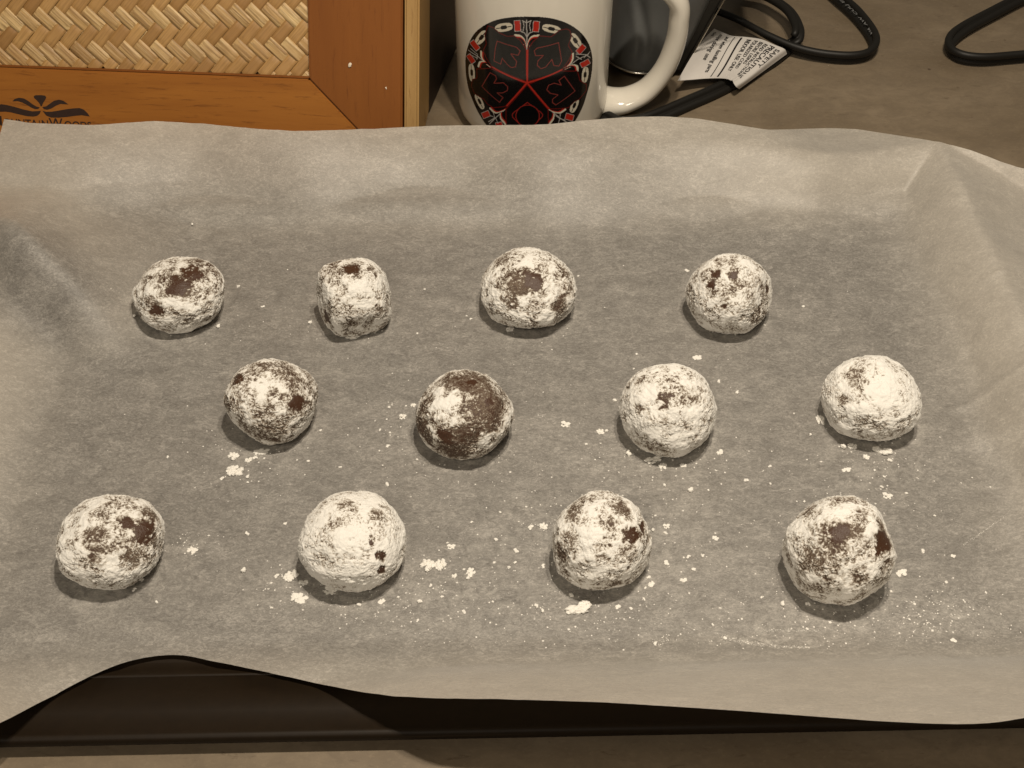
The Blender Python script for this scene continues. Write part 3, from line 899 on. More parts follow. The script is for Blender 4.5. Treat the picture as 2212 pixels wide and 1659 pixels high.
def build_dust():
    V, F = [], []
    oct_v = np.array([(1, 0, 0), (0, 1, 0), (-1, 0, 0), (0, -1, 0), (0, 0, 1), (0, 0, -0.3)], float)
    oct_f = np.array([(0, 1, 4), (1, 2, 4), (2, 3, 4), (3, 0, 4), (1, 0, 5), (2, 1, 5), (3, 2, 5), (0, 3, 5)])
    pts = []
    rs = np.random.RandomState(23)
    # (u, v, spread u, spread v, count, size)
    spots = [(1400, 1200, 190, 110, 170, 3.0), (1250, 1330, 130, 40, 120, 2.6), (930, 1280, 110, 60, 150, 2.8), (1900, 1020, 80, 70, 130, 2.8), (1420, 1000, 90, 30, 90, 2.6), (870, 930, 60, 60, 60, 2.6),
             (1750, 1320, 180, 45, 120, 2.6), (2010, 1330, 90, 35, 140, 2.8), (640, 1270, 60, 40, 60, 2.8), (390, 1180, 40, 15, 60, 2.4), (1160, 930, 90, 70, 60, 2.4), (760, 1310, 90, 20, 60, 2.4), (530, 1000, 60, 40, 60, 2.4),
             (1180, 1150, 60, 50, 50, 2.6), (1500, 620, 200, 120, 30, 2.2), (800, 700, 300, 40, 40, 2.2), (1640, 1390, 120, 14, 60, 2.2), (1300, 1120, 700, 180, 200, 2.2), (1430, 1390, 12, 12, 26, 2.2)]
    for cu, cv, su, sv, n, sz in spots:
        for _ in range(int(n * 1.8)):
            pts.append((rs.normal(cu, su), rs.normal(cv, sv), sz * (0.32 + 1.3 * rs.rand() ** 2.6) * (1.7 if rs.rand() < 0.06 else 1)))
    # faint streak where a finger dragged the sugar
    for _ in range(260):
        t = rs.rand()
        pts.append((1557 + 190 * t, 1378 + 26 * math.sin(t * 1.6) + rs.normal(0, 1.6 + 2 * (1 - t)), rs.uniform(0.9, 1.7)))
    for _ in range(120):
        t = rs.rand()
        pts.append((1650 + 120 * t, 1362 + rs.normal(0, 2.0), rs.uniform(0.8, 1.5)))
    for _ in range(90):
        t = rs.rand()
        pts.append((2080 + 90 * t, 1178 - 62 * t + rs.normal(0, 1.2), rs.uniform(0.8, 1.5)))
    k = 0
    for u, v, s in pts:
        if not (40 < u < 2205 and 560 < v < 1410):
            continue
        p = at(u, v, ZF)
        if any((u - b[3]) ** 2 + (v - b[4]) ** 2 < (92) ** 2 for b in BALL_POS):
            continue
        z = paper_z(p[0], p[1])
        r = s / 2 * project(p)[2] / FPX * 1.25
        a = rs.uniform(0, 3.14)
        R = np.array([[math.cos(a), math.sin(a), 0], [-math.sin(a), math.cos(a), 0], [0, 0, 1]])
        V.append((oct_v * np.array([r, r * rs.uniform(.6, 1), r * .6])) @ R + np.array([p[0], p[1], z + r * 0.1]))
        F.append(oct_f + k)
        k += 6
    me = fast_mesh('sugar_dust', np.concatenate(V), np.concatenate(F), M['crumb'], smooth=False)
    o = link(bpy.data.objects.new('sugar_dust', me))
    tag(o, 'fine white sugar dust scattered over the parchment between the balls', 'sugar dust', kind='stuff')
build_dust()

# ------------------------------------------------------------------ bread box
PSI, TILT = math.radians(4.0), math.radians(27.0)
BX = np.array([math.cos(PSI), -math.sin(PSI), 0.0])
BYH = np.array([math.sin(PSI), math.cos(PSI), 0.0])
BS = BYH * math.sin(TILT) + np.array([0, 0, math.cos(TILT)])          # up the slanted front
BN = np.cross(BX, BS)                                               # out of the front
BO = np.array([-0.052, 0.549, 0.003])                                # right end of the front's foot

def hit(u, v):
    d = ray(u, v)
    t = ((BO - CAM) @ BN) / (d @ BN)
    q = CAM + d * t - BO
    return float(q @ BX), float(q @ BS)

def build_box():
    root = empty('bread_box', tuple(BO))
    root.matrix_world = Matrix(((BX[0], BS[0], BN[0], BO[0]), (BX[1], BS[1], BN[1], BO[1]), (BX[2], BS[2], BN[2], BO[2]), (0, 0, 0, 1)))
    tag(root, 'wooden bread box with a woven bamboo front panel standing behind the pan', 'bread box')
    a_out = hit(905, 140)[0]
    a_door = hit(869, 140)[0]
    a_in, s_in = hit(667, 169)
    s_in = (s_in + hit(0, 147)[1]) / 2
    wst = a_door - a_in
    a_left = a_out - 0.44                                             # the far end, outside the picture
    a_doorL = a_left + (a_out - a_door)
    a_inL = a_doorL + wst
    s0 = s_in - wst                                                  # foot of the door
    s_top = s_in + 0.135
    s1 = s_top + wst
    TH = 0.012
    def prism(name, poly, z0, z1, mat, bev=0.0008, parent=root):
        bm = bmesh.new()
        vs = [bm.verts.new((p[0], p[1], z0)) for p in poly]
        f = bm.faces.new(vs)
        if f.normal.z < 0:
            f.normal_flip()
        r = bmesh.ops.extrude_face_region(bm, geom=[f])
        for g in r['geom']:
            if isinstance(g, bmesh.types.BMVert):
                g.co.z = z1
        bmesh.ops.recalc_face_normals(bm, faces=bm.faces[:])
        if bev:
            bmesh.ops.bevel(bm, geom=bm.edges[:], offset=bev, segments=2, affect='EDGES')
        me = bpy.data.meshes.new(name)
        bm.to_mesh(me); bm.free()
        me.materials.append(mat)
        o = bpy.data.objects.new(name, me)
        return link(o, parent)
    g = 0.00012
    prism('bottom_rail', [(a_doorL, s0), (a_door, s0), (a_in - g, s_in - g), (a_inL + g, s_in - g)], -TH, 0.0, M['rail'])
    prism('top_rail', [(a_doorL, s1), (a_inL, s_top), (a_in, s_top), (a_door, s1)], -TH, 0.0, M['rail'])
    prism('stile', [(a_door, s0 + g * 2), (a_door, s1 - g * 2), (a_in + g, s_top), (a_in + g, s_in)], -TH, -0.0001, M['stile'])
    prism('stile', [(a_doorL, s0 + g * 2), (a_inL - g, s_in), (a_inL - g, s_top), (a_doorL, s1 - g * 2)], -TH, -0.0001, M['stile'])
    # pale lip round the inner edge of the rail
    prism('inner_bead', [(a_inL, s_in), (a_in, s_in), (a_in, s_in + 0.0013), (a_inL, s_in + 0.0013)], -0.0030, -0.0012, M['stile'], 0.0003)
    prism('backing', [(a_inL - .004, s_in - .004), (a_in + .004, s_in - .004), (a_in + .004, s_top + .004), (a_inL - .004, s_top + .004)], -TH + .001, -0.0056, M['side'], 0)
    # side panel and carcase: real depth behind the slanted front
    def carcase(name, a0, a1, mat):
        # profile in world heights: foot, slanted front edge, top, back
        def P(a, s, back):
            q = BO + BX * a + BS * s - BYH * 0
            return q + BYH * back
        prof = []
        f0, f1 = BO + BS * (s0 - 0.004), BO + BS * (s1 + 0.004)
        zb, zt = 0.001, f1[2]
        depth = 0.23
        foot = f0 + BS * ((zb - f0[2]) / BS[2])
        back0 = foot + BYH * depth
        ring = [foot, f1, np.array([*(foot + BYH * depth)[:2], zt]), back0]
        V = [p + BX * a0 for p in ring] + [p + BX * a1 for p in ring]
        F = [(0, 1, 2, 3), (7, 6, 5, 4), (0, 4, 5, 1), (1, 5, 6, 2), (2, 6, 7, 3), (3, 7, 4, 0)]
        o = mesh_obj(name, V, F, mat, root, smooth=False)
        bm = bmesh.new(); bm.from_mesh(o.data)
        bmesh.ops.recalc_face_normals(bm, faces=bm.faces[:])
        bmesh.ops.bevel(bm, geom=bm.edges[:], offset=0.0012, segments=3, affect='EDGES')
        bm.to_mesh(o.data); bm.free()
        return o
    carcase('side_panel', a_door + 0.0011, a_out, M['side'])
    carcase('side_panel', a_left, a_doorL - 0.0011, M['side'])
    q0 = BO + BS * ((0.0015 - BO[2]) / BS[2]) + BX * (a_out + 0.0004) + BYH * 0.048  # splayed dark sheet added to paint the shade between box and mug
    q1 = BO + BS * (s1 - 0.004) + BX * (a_out + 0.0004) + BYH * 0.048
    q2 = np.array([*(q0 + BYH * 0.172 + BX * 0.020)[:2], q1[2]])
    q3 = np.array([*q2[:2], q0[2]])
    ringq = [q0, q1, q2, q3]
    inner = [q0 - BX * 0.0002, q1 - BX * 0.0002, q2 - BX * 0.0202, q3 - BX * 0.0202]
    mesh_obj('side_shade_sheet', ringq + inner, [(3, 2, 1, 0), (4, 5, 6, 7), (0, 1, 5, 4), (1, 2, 6, 5), (2, 3, 7, 6), (3, 0, 4, 7)], M['side_shade'], root, smooth=False)
    V, F = [], []
    # back, top and floor boards
    def board(name, ring, mat):
        V = [p + BX * (a_doorL - 0.001) for p in ring] + [p + BX * (a_door + 0.001) for p in ring]
        mesh_obj(name, V, [(0, 1, 2, 3), (7, 6, 5, 4), (0, 4, 5, 1), (1, 5, 6, 2), (2, 6, 7, 3), (3, 7, 4, 0)], mat, root, smooth=False)
    f1 = BO + BS * (s1 + 0.003)
    foot = BO + BS * ((0.002 - BO[2]) / BS[2])
    zt = f1[2]
    bk = foot + BYH * 0.225
    up = np.array([0, 0, 1.0])
    board('top_board', [f1 - BN * 0.002, np.array([bk[0], bk[1], zt]), np.array([bk[0], bk[1], zt]) - up * 0.009, f1 - BN * 0.002 - up * 0.009 + BYH * 0.0], M['side'])
    board('back_board', [np.array([bk[0], bk[1], zt - 0.01]), bk, bk - BYH * 0.009, np.array([bk[0], bk[1], zt - 0.01]) - BYH * 0.009], M['side'])
    ft = foot + BYH * 0.018
    board('floor_board', [ft + up * 0.001, bk - BYH * 0.01 + up * 0.001, bk - BYH * 0.01 + up * 0.009, ft + up * 0.009], M['side'])
    # woven strips, each one a strip of its own that goes over two and under two
    W = 0.00635
    X0, X1, Y0, Y1 = a_inL + 0.0002, a_in - 0.0002, s_in + 0.0014, s_top - 0.0002
    ox, oy = a_in - 0.002, s_in + 0.004
    r2 = math.sqrt(2)
    rs = np.random.RandomState(5)
    rot0 = math.radians(3.0)
    c0, s00 = math.cos(rot0), math.sin(rot0)
    def over(i, j):
        return (i - j) % 4 < 2
    def build_strip(kind, idx):
        # centre line runs along +45 (kind A) or -45 degrees (kind B); cells are spaced by W
        ang = math.radians(45 if kind == 'A' else -45) + rot0
        dv = np.array([math.cos(ang), math.sin(ang)])
        nv = np.array([-dv[1], dv[0]])
        # p = along A, q = across A ; A strip j = floor(q), B strip i = floor(p)
        a45 = math.radians(45) + rot0
        eA = np.array([math.cos(a45), math.sin(a45)])
        eB = np.array([math.sin(a45), -math.cos(a45)])               # q increases along this
        O = np.array([ox, oy])
        def pos(p, q):
            return O + W * (p * eA + q * eB)
        ts = []
        ctr = idx + 0.5
        rng_t = np.arange(-72, 72, 1 / 4.0)
        pts, hs = [], []
        for t in rng_t:
            P = pos(t, ctr) if kind == 'A' else pos(ctr, t)
            inside = X0 - 0.002 < P[0] < X1 + 0.002 and Y0 - 0.002 < P[1] < Y1 + 0.002
            if not inside:
                continue
            cell = math.floor(t)
            def hgt(cl):
                o_ = over(cl, idx) if kind == 'A' else not over(idx, cl)
                return 1.0 if o_ else -1.0
            f = t - cell
            h = hgt(cell)
            if f < 0.25:
                w_ = 0.5 + 0.5 * (f / 0.25); h = hgt(cell - 1) * (1 - w_) + h * w_
            elif f > 0.75:
                w_ = 0.5 * ((f - 0.75) / 0.25); h = h * (1 - w_) + hgt(cell + 1) * w_
            pts.append(P); hs.append(h)
        if len(pts) < 3:
            return
        pts = np.array(pts); hs = np.array(hs)
        org = pts.mean(0)
        wid = W * 0.50 * rs.uniform(0.96, 1.02)
        prof = [(-1, -0.00030), (-0.975, 0.00004), (-0.5, 0.00008), (0.0, 0.00009), (0.5, 0.00008), (0.975, 0.00004), (1, -0.00030)]
        amp = 0.00034
        V, F = [], []
        tilt = rs.normal(0, 0.00012)
        for P, h in zip(pts, hs):
            L = (P - org) @ dv
            for k, hh in prof:
                # clip to the opening
                V.append((L, k * wid, -0.0036 + amp * h + hh + tilt * k))
        m = len(prof)
        for a in range(len(pts) - 1):
            for b in range(m - 1):
                F.append((a * m + b, (a + 1) * m + b, (a + 1) * m + b + 1, a * m + b + 1))
        me = bpy.data.meshes.new('bamboo_strip')
        me.from_pydata(V, [], F)
        me.polygons.foreach_set('use_smooth', [True] * len(F))
        me.materials.append(M['bamboo'] if kind == 'A' else M['bamboo_pale'])
        o = link(bpy.data.objects.new('bamboo_strip', me), root)
        o.location = (org[0], org[1], 0)
        o.rotation_euler = (0, 0, ang + rs.normal(0, 0.003))
    for idx in range(-60, 60):
        build_strip('A', idx)
        build_strip('B', idx)
    # burnt-in mark: five leaves and the name
    def leaf_poly(pts_uv):
        return [hit(u, v) for u, v in pts_uv]
    def k5(x, y):                                                      # from the 0,300-400,600 enlargement
        return ((x / 5.53) / 1.5032, (300 + y / 5.53) / 1.5032)
    leaves = [
        [(605, 70), (640, 50), (740, 48), (810, 58), (832, 85), (815, 130), (780, 180), (752, 245), (735, 250), (705, 190), (660, 140), (615, 100)],
        [(715, 268), (690, 296), (630, 300), (560, 270), (480, 220), (400, 180), (320, 155), (225, 160), (260, 120), (340, 95), (430, 108), (510, 155), (590, 215), (660, 255)],
        [(760, 262), (830, 250), (900, 200), (970, 150), (1060, 130), (1140, 150), (1230, 215), (1170, 212), (1090, 205), (1010, 235), (930, 285), (850, 310), (790, 300)],
        [(735, 330), (715, 380), (670, 420), (600, 433), (480, 425), (350, 395), (200, 358), (100, 345), (-30, 350), (-80, 330), (-60, 250), (20, 210), (120, 225), (260, 258), (420, 305), (580, 340)],
        [(765, 330), (830, 348), (930, 345), (1060, 325), (1200, 300), (1330, 285), (1430, 280), (1510, 310), (1580, 380), (1612, 432), (1540, 420), (1470, 408), (1350, 420), (1200, 440), (1050, 452), (920, 450), (830, 415)],
    ]
    for lf in leaves:
        poly = [hit(*k5(x, y)) for x, y in lf]
        bm = bmesh.new()
        vs = [bm.verts.new((p[0], p[1], 0.00012)) for p in poly]
        f = bm.faces.new(vs)
        if f.normal.z < 0:
            f.normal_flip()
        bmesh.ops.triangulate(bm, faces=[f])
        me = bpy.data.meshes.new('brand_leaf')
        bm.to_mesh(me); bm.free()
        me.materials.append(M['brand'])
        link(bpy.data.objects.new('brand_leaf', me), root)
    # lettering, mostly hidden behind the paper's edge
    tm = text_mesh('brand_lettering', [('M', 1.0), ('OUNTA', .74), ('i', .74), ('N', .74), ('W', 1.0), ('OODS', .74)])
    x0, yb = hit(*k5(-110, 585)); x1, yb2 = hit(*k5(1645, 622))
    fit_text(tm, x0, x1, yb)
    tm.materials.append(M['brand'])
    o = link(bpy.data.objects.new('brand_lettering', tm), root)
    o.location = (0, 0, 0.00014)
    # white fleck stuck on the stile and a small one below
    for (u, v, sz) in ((755, 142, 5.0), (834, 190, 2.0)):
        a, s = hit(u, v)
        V, F = clump_mesh(3, .35, int(u))
        sc = sz * 0.7 / FPX
        me = fast_mesh('fleck', V * np.array([sc, sc * 1.7, sc * .7]) + np.array([a, s, 0.0001]), F, M['chip'])
        link(bpy.data.objects.new('fleck', me), root)
    return root

def text_mesh(name, parts):
    """one mesh of several runs of letters, capitals larger"""
    V, F, x, k = [], [], 0.0, 0
    for s, size in parts:
        cu = bpy.data.curves.new('lettering', 'FONT')
        cu.body = s
        cu.size = size
        cu.offset = 0.012
        ob = bpy.data.objects.new('lettering', cu)
        col.objects.link(ob)
        bpy.context.view_layer.update()
        dg = bpy.context.evaluated_depsgraph_get()
        me = bpy.data.meshes.new_from_object(ob.evaluated_get(dg))
        vs = [v.co.copy() for v in me.vertices]
        bpy.data.objects.remove(ob)
        bpy.data.curves.remove(cu)
        if not vs:
            x += size * 0.3
            continue
        V += [(v.x + x, v.y, 0.0) for v in vs]
        F += [tuple(i + k for i in p.vertices) for p in me.polygons]
        k += len(vs)
        x = max(v[0] for v in V) + 0.10 * size
        bpy.data.meshes.remove(me)
    out = bpy.data.meshes.new(name)
    out.from_pydata(V, [], F)
    return out

def fit_text(me, x0, x1, yb):
    xs = [v.co.x for v in me.vertices]
    a, b = min(xs), max(xs)
    k = (x1 - x0) / (b - a)
    for v in me.vertices:
        v.co.x = x0 + (v.co.x - a) * k
        v.co.y = yb + v.co.y * k
build_box()

# ------------------------------------------------------------------ mug
MX, MY, MR, MH = 0.0117, 0.600, 0.0425, 0.096

def lathe(prof, cx, cy, seg=96):
    V, F = [], []
    for r, z in prof:
        for k in range(seg):
            a = 2 * math.pi * k / seg
            V.append((cx + r * math.cos(a), cy + r * math.sin(a), z))
    for i in range(len(prof) - 1):
        for k in range(seg):
            F.append((i * seg + k, i * seg + (k + 1) % seg, (i + 1) * seg + (k + 1) % seg, (i + 1) * seg + k))
    return V, F

def sweep(points, frames_w, frames_t, up_list, seg=20, profile=None):
    """tube along points; half sizes w along the 'up' vector and t across it"""
    V, F = [], []
    n = len(points)
    P = np.array(points, float)
    T = np.gradient(P, axis=0)
    T /= np.linalg.norm(T, axis=1)[:, None]
    prof = profile or [(math.cos(2 * math.pi * k / seg), math.sin(2 * math.pi * k / seg)) for k in range(seg)]
    m = len(prof)
    for i in range(n):
        u = np.array(up_list[i], float)
        u = u - T[i] * (u @ T[i]); u /= np.linalg.norm(u)
        s = np.cross(T[i], u)
        for a, b in prof:
            V.append(P[i] + u * a * frames_w[i] + s * b * frames_t[i])
    for i in range(n - 1):
        for k in range(m):
            F.append((i * m + k, i * m + (k + 1) % m, (i + 1) * m + (k + 1) % m, (i + 1) * m + k))
    F.append(tuple(range(m - 1, -1, -1)))
    F.append(tuple((n - 1) * m + k for k in range(m)))
    return V, F

def spline(pts, n):
    """Catmull-Rom through pts (any dimension)"""
    p = np.array(pts, float)
    p = np.vstack([2 * p[0] - p[1], p, 2 * p[-1] - p[-2]])
    seg = len(p) - 3
    out = []
    for t in np.linspace(0, seg - 1e-6, n):
        i = int(t); f = t - i
        a, b, c, d = p[i], p[i + 1], p[i + 2], p[i + 3]
        out.append(0.5 * ((2 * b) + (-a + c) * f + (2 * a - 5 * b + 4 * c - d) * f * f + (-a + 3 * b - 3 * c + d) * f ** 3))
    return np.array(out)

def to_mug(x, y):
    """a point of the 1440,0-2000,420 enlargement onto the mug wall: (arc length, height)"""
    u, v = (1440 + x / 3.95) / 1.5032, (y / 3.95) / 1.5032
    d = ray(u, v)
    ox, oy = -MX, -MY
    a = d[0] ** 2 + d[1] ** 2
    b = 2 * (ox * d[0] + oy * d[1])
    c = ox * ox + oy * oy - MR * MR
    disc = max(b * b - 4 * a * c, 0)
    t = (-b - math.sqrt(disc)) / (2 * a)
    p = CAM + d * t
    th = math.atan2(p[0] - MX, -(p[1] - MY))
    return th * MR, p[2]

def inside(poly, X, Y):
    r = np.zeros(X.shape, bool)
    n = len(poly)
    for i in range(n):
        (x0, y0), (x1, y1) = poly[i], poly[(i + 1) % n]
        if y0 == y1:
            continue
        cnd = ((y0 > Y) != (y1 > Y)) & (X < (x1 - x0) * (Y - y0) / (y1 - y0) + x0)
        r ^= cnd
    return r

def near(line, X, Y, w, closed=False):
    d = np.full(X.shape, 1e9)
    pts = list(line) + ([line[0]] if closed else [])
    for (x0, y0), (x1, y1) in zip(pts[:-1], pts[1:]):
        dx, dy = x1 - x0, y1 - y0
        L = dx * dx + dy * dy + 1e-18
        t = np.clip(((X - x0) * dx + (Y - y0) * dy) / L, 0, 1)
        d = np.minimum(d, np.hypot(X - x0 - t * dx, Y - y0 - t * dy))
    return d < w

def build_mug():
    root = empty('coffee_mug', (MX, MY, 0))
    tag(root, 'white glazed coffee mug printed with a round black and red emblem', 'mug')
    prof = [(0.001, 0.0022), (0.030, 0.0022), (0.033, 0.0006), (0.036, 0.0006), (0.0395, 0.0022), (MR - 0.0008, 0.0058), (MR, 0.011), (MR, 0.05), (MR, MH - 0.003), (MR - 0.0004, MH - 0.001),
            (MR - 0.0016, MH), (MR - 0.0030, MH - 0.0008), (MR - 0.0037, MH - 0.004), (MR - 0.004, 0.05), (MR - 0.004, 0.014), (MR - 0.009, 0.007), (0.02, 0.006), (0.001, 0.006)]
    V, F = lathe(prof, MX, MY, 128)
    mesh_obj('body', V, F, M['mug'], root)
    # handle in the plane through the mug's axis
    pts2 = [(1440, -150), (1452, -95), (1459, -50), (1463, 0), (1466, 50), (1456, 100), (1433, 152), (1398, 193), (1358, 214), (1325, 219), (1295, 216)]
    P = [at_y(u, v, MY) for u, v in pts2]
    P = [np.array([MX + MR - 0.004, MY, 0.0835]), np.array([MX + MR + 0.006, MY, 0.0850]), np.array([MX + MR + 0.0205, MY, 0.0815])] + [p for p in P if p[2] < 0.0715 and p[0] > MX + MR - 0.006]
    C = spline(P, 70)
    C[:, 1] = MY
    n = len(C)
    tt = np.linspace(0, 1, n)
    wy = 0.0084 + 0.0020 * sstep(0.55, 0.85, tt) + 0.0012 * np.exp(-((tt - 1) / 0.15) ** 2) + 0.0012 * np.exp(-(tt / 0.12) ** 2)
    wt = 0.0056 + 0.0018 * np.exp(-((tt - 1) / 0.14) ** 2) + 0.0016 * np.exp(-(tt / 0.10) ** 2)
    V, F = sweep(C, wy, wt, [(0, 1, 0)] * n, 28)
    mesh_obj('handle', V, F, M['mug'], root)
    # printed emblem: a thin film that follows the wall
    ring = lambda L: [to_mug(x, y) for x, y in L]
    outline = ring(spline([(1070, 208), (1250, 213), (1450, 245), (1620, 310), (1760, 410), (1850, 530), (1895, 650), (1912, 780), (1905, 900), (1880, 1050), (1840, 1200), (1785, 1370), (1690, 1550), (1590, 1690), (1400, 1790),
               (1080, 1820), (780, 1800), (640, 1720), (540, 1590), (450, 1450), (380, 1300), (325, 1150), (295, 1000), (282, 850), (285, 720), (310, 600), (360, 480), (440, 380), (560, 300), (700, 245), (880, 216), (1070, 208)], 140)[:-1])
    S = np.array(outline)
    s0, s1, z0, z1 = S[:, 0].min(), S[:, 0].max(), S[:, 1].min(), S[:, 1].max()
    N = 330
    gs, gz = np.linspace(s0, s1, N), np.linspace(z0, z1, N)
    X, Y = np.meshgrid(gs, gz, indexing='ij')
    mm = 0.0001245 / 3.95 * 1.0 * 1.02                  # metres per enlargement pixel across the wall
    px = (to_mug(1200, 800)[0] - to_mug(1000, 800)[0]) / 200
    BLK, GRY, RED, CRM, DRD, LIN = (.006, .005, .005), (.011, .0105, .0095), (.42, .022, .012), (.62, .57, .46), (.12, .008, .006), (.40, .38, .36)
    ink = np.zeros(X.shape + (4,)); ink[..., :3] = BLK; ink[..., 3] = 1
    def paint(mask, c):
        ink[mask, :3] = c
    def ell(cx, cy, w, h, ang, c, p=2.6):
        a = math.radians(ang)
        pts = []
        for k in range(40):
            t = 2 * math.pi * k / 40
            ct, st = math.cos(t), math.sin(t)
            ex, ey = math.copysign(abs(ct) ** (2 / p), ct) * w / 2, math.copysign(abs(st) ** (2 / p), st) * h / 2
            pts.append((cx + ex * math.cos(a) - ey * math.sin(a), cy + ex * math.sin(a) + ey * math.cos(a)))
        paint(inside(ring(pts), X, Y), c)
    def box(cx, cy, w, h, ang, c):
        a = math.radians(ang)
        q = [(cx + x * w / 2 * math.cos(a) - y * h / 2 * math.sin(a), cy + x * w / 2 * math.sin(a) + y * h / 2 * math.cos(a)) for x, y in ((-1, -1), (1, -1), (1, 1), (-1, 1))]
        paint(near(ring(q), X, Y, 7 * px, True), LIN)
        paint(inside(ring(q), X, Y), c)
    def poly(L, c):
        paint(inside(ring(L), X, Y), c)
    def line(L, w, c, closed=False):
        paint(near(ring(L), X, Y, w * px, closed), c)
    eyes = [(775, 350, 225, 108, -8), (1385, 368, 240, 100, 12), (488, 480, 205, 104, -52), (1690, 520, 210, 108, 56), (365, 930, 225, 78, 85), (1815, 958, 200, 82, 97), (465, 1300, 215, 72, 64), (1678, 1350, 200, 82, 113)]
    for ex, ey, w, h, a in eyes:
        ell(ex, ey, w, h, a, CRM)
        ell(ex, ey, w * .36, h * .46, a, BLK, 3.5)
        ar = math.radians(a)
        line([(ex - w * .42 * math.cos(ar), ey - w * .42 * math.sin(ar)), (ex + w * .42 * math.cos(ar), ey + w * .42 * math.sin(ar))], 6, BLK)
    for b in ((950, 330, 72, 130, -4), (1188, 338, 72, 130, 5), (405, 580, 62, 130, -38), (355, 752, 58, 118, -34), (1762, 630, 66, 118, 42), (1815, 812, 62, 118, 62), (545, 1468, 92, 72, -22), (1615, 1500, 100, 72, 16), (715, 1600, 80, 60, -10)):
        box(*b, RED)
    for cx, w in ((1020, 60), (1118, 60)):
        line([(cx, 262), (cx + (14 if cx < 1070 else -14), 330), (cx, 400)], 5, LIN)
    # white ribs between the red blocks
    line([(1068, 255), (1070, 630)], 6, LIN)
    line([(1010, 262), (1066, 290), (1128, 262)], 6, LIN)
    line([(1000, 405), (1040, 420), (1068, 470)], 6, LIN); line([(1140, 410), (1104, 420), (1072, 470)], 6, LIN)
    line([(320, 640), (440, 720), (620, 850)], 6, LIN); line([(350, 620), (430, 690)], 5, LIN); line([(330, 690), (440, 745)], 5, LIN); line([(440, 690), (430, 760)], 5, LIN)
    line([(1860, 690), (1720, 760), (1560, 870)], 6, LIN); line([(1700, 690), (1830, 700), (1880, 740)], 5, LIN); line([(1700, 720), (1770, 760)], 5, LIN); line([(1880, 660), (1800, 740)], 5, LIN)
    line([(590, 1590), (670, 1510), (790, 1400)], 6, LIN); line([(600, 1480), (670, 1510), (700, 1580)], 5, LIN); line([(640, 1440), (660, 1510), (580, 1560)], 5, LIN)
    line([(1600, 1580), (1490, 1510), (1360, 1400)], 6, LIN); line([(1440, 1480), (1490, 1520), (1560, 1540)], 5, LIN); line([(1500, 1440), (1490, 1520), (1470, 1590)], 5, LIN)
    # split plumes where the spokes meet the rim
    for L in ([(920, 452), (985, 462), (1030, 510), (1052, 600)], [(1220, 456), (1150, 466), (1105, 515), (1086, 600)],
              [(485, 660), (490, 730), (540, 790), (610, 850)], [(450, 850), (470, 800), (530, 800), (600, 850)],
              [(1660, 690), (1650, 770), (1600, 830), (1540, 880)], [(1720, 905), (1710, 850), (1650, 840), (1550, 880)],
              [(600, 1390), (660, 1440), (740, 1420), (790, 1390)], [(735, 1460), (740, 1520), (780, 1570), (800, 1600)],
              [(1560, 1405), (1500, 1440), (1420, 1430), (1365, 1400)], [(1410, 1470), (1405, 1520), (1380, 1560), (1350, 1600)]):
        sp = [tuple(p) for p in spline(L, 14)]
        line(sp, 15, CRM)
        cx, cy = 1073, 1060
        inn = [(x + (cx - x) * .035, y + (cy - y) * .035) for x, y in sp]
        line(inn, 12, RED)
        inn = [(x + (cx - x) * .06, y + (cy - y) * .06) for x, y in sp]
        line(inn, 9, BLK)
    P1 = [(570, 330), (640, 352), (720, 420), (820, 465), (910, 458), (990, 520), (1060, 630), (1066, 1040), (850, 960), (620, 850), (560, 760), (510, 650), (552, 560), (530, 450)]
    P2 = [(1580, 370), (1490, 385), (1380, 470), (1230, 458), (1150, 530), (1085, 630), (1082, 1040), (1300, 980), (1520, 890), (1612, 760), (1650, 670), (1600, 580), (1642, 460), (1620, 390)]
    P3 = [(430, 882), (600, 872), (830, 965), (1050, 1070), (940, 1210), (810, 1360), (640, 1380), (560, 1330), (520, 1270), (400, 1200), (360, 1100), (372, 1020), (430, 1000)]
    P4 = [(1490, 905), (1715, 908), (1750, 1030), (1830, 1082), (1830, 1160), (1740, 1270), (1680, 1300), (1600, 1380), (1360, 1395), (1200, 1220), (1095, 1078), (1300, 985)]
    P5 = [(1073, 1085), (1340, 1400), (1350, 1660), (1250, 1760), (900, 1760), (810, 1660), (800, 1400)]
    for L, c in ((P1, GRY), (P2, GRY), (P3, (.007, .006, .006)), (P4, (.007, .006, .006)), (P5, (.006, .005, .005))):
        poly(L, c)
        line(L, 6, DRD, True)
    A = [[(690, 525), (930, 600), (985, 650), (960, 705), (865, 690), (940, 790), (925, 855), (870, 865), (820, 825), (755, 745), (735, 820), (650, 780), (665, 620)],
         [(1475, 545), (1515, 780), (1480, 845), (1415, 840), (1390, 760), (1310, 860), (1250, 880), (1205, 840), (1210, 780), (1280, 710), (1180, 710), (1165, 650), (1200, 615)],
         [(600, 930), (670, 970), (682, 1010), (650, 1065), (770, 1060), (825, 1110), (820, 1160), (760, 1190), (690, 1190), (765, 1250), (720, 1310), (495, 1105)],
         [(1550, 975), (1685, 1165), (1440, 1345), (1395, 1310), (1400, 1270), (1470, 1215), (1370, 1195), (1325, 1150), (1350, 1090), (1420, 1065), (1510, 1090), (1480, 1030)]]
    for L in A:
        line(L, 5.5, (.20, .035, .028), True)
    dia = [tuple(p) for p in spline([(1075, 1312), (1180, 1390), (1272, 1475), (1180, 1570), (1075, 1640), (960, 1570), (882, 1475), (970, 1390), (1075, 1312)], 60)][:-1]
    line(dia, 6, (.26, .02, .015), True)
    cir = [(1080 + 150 * math.cos(t), 1485 + 140 * math.sin(t)) for t in np.linspace(0, 2 * math.pi, 48)[:-1]]
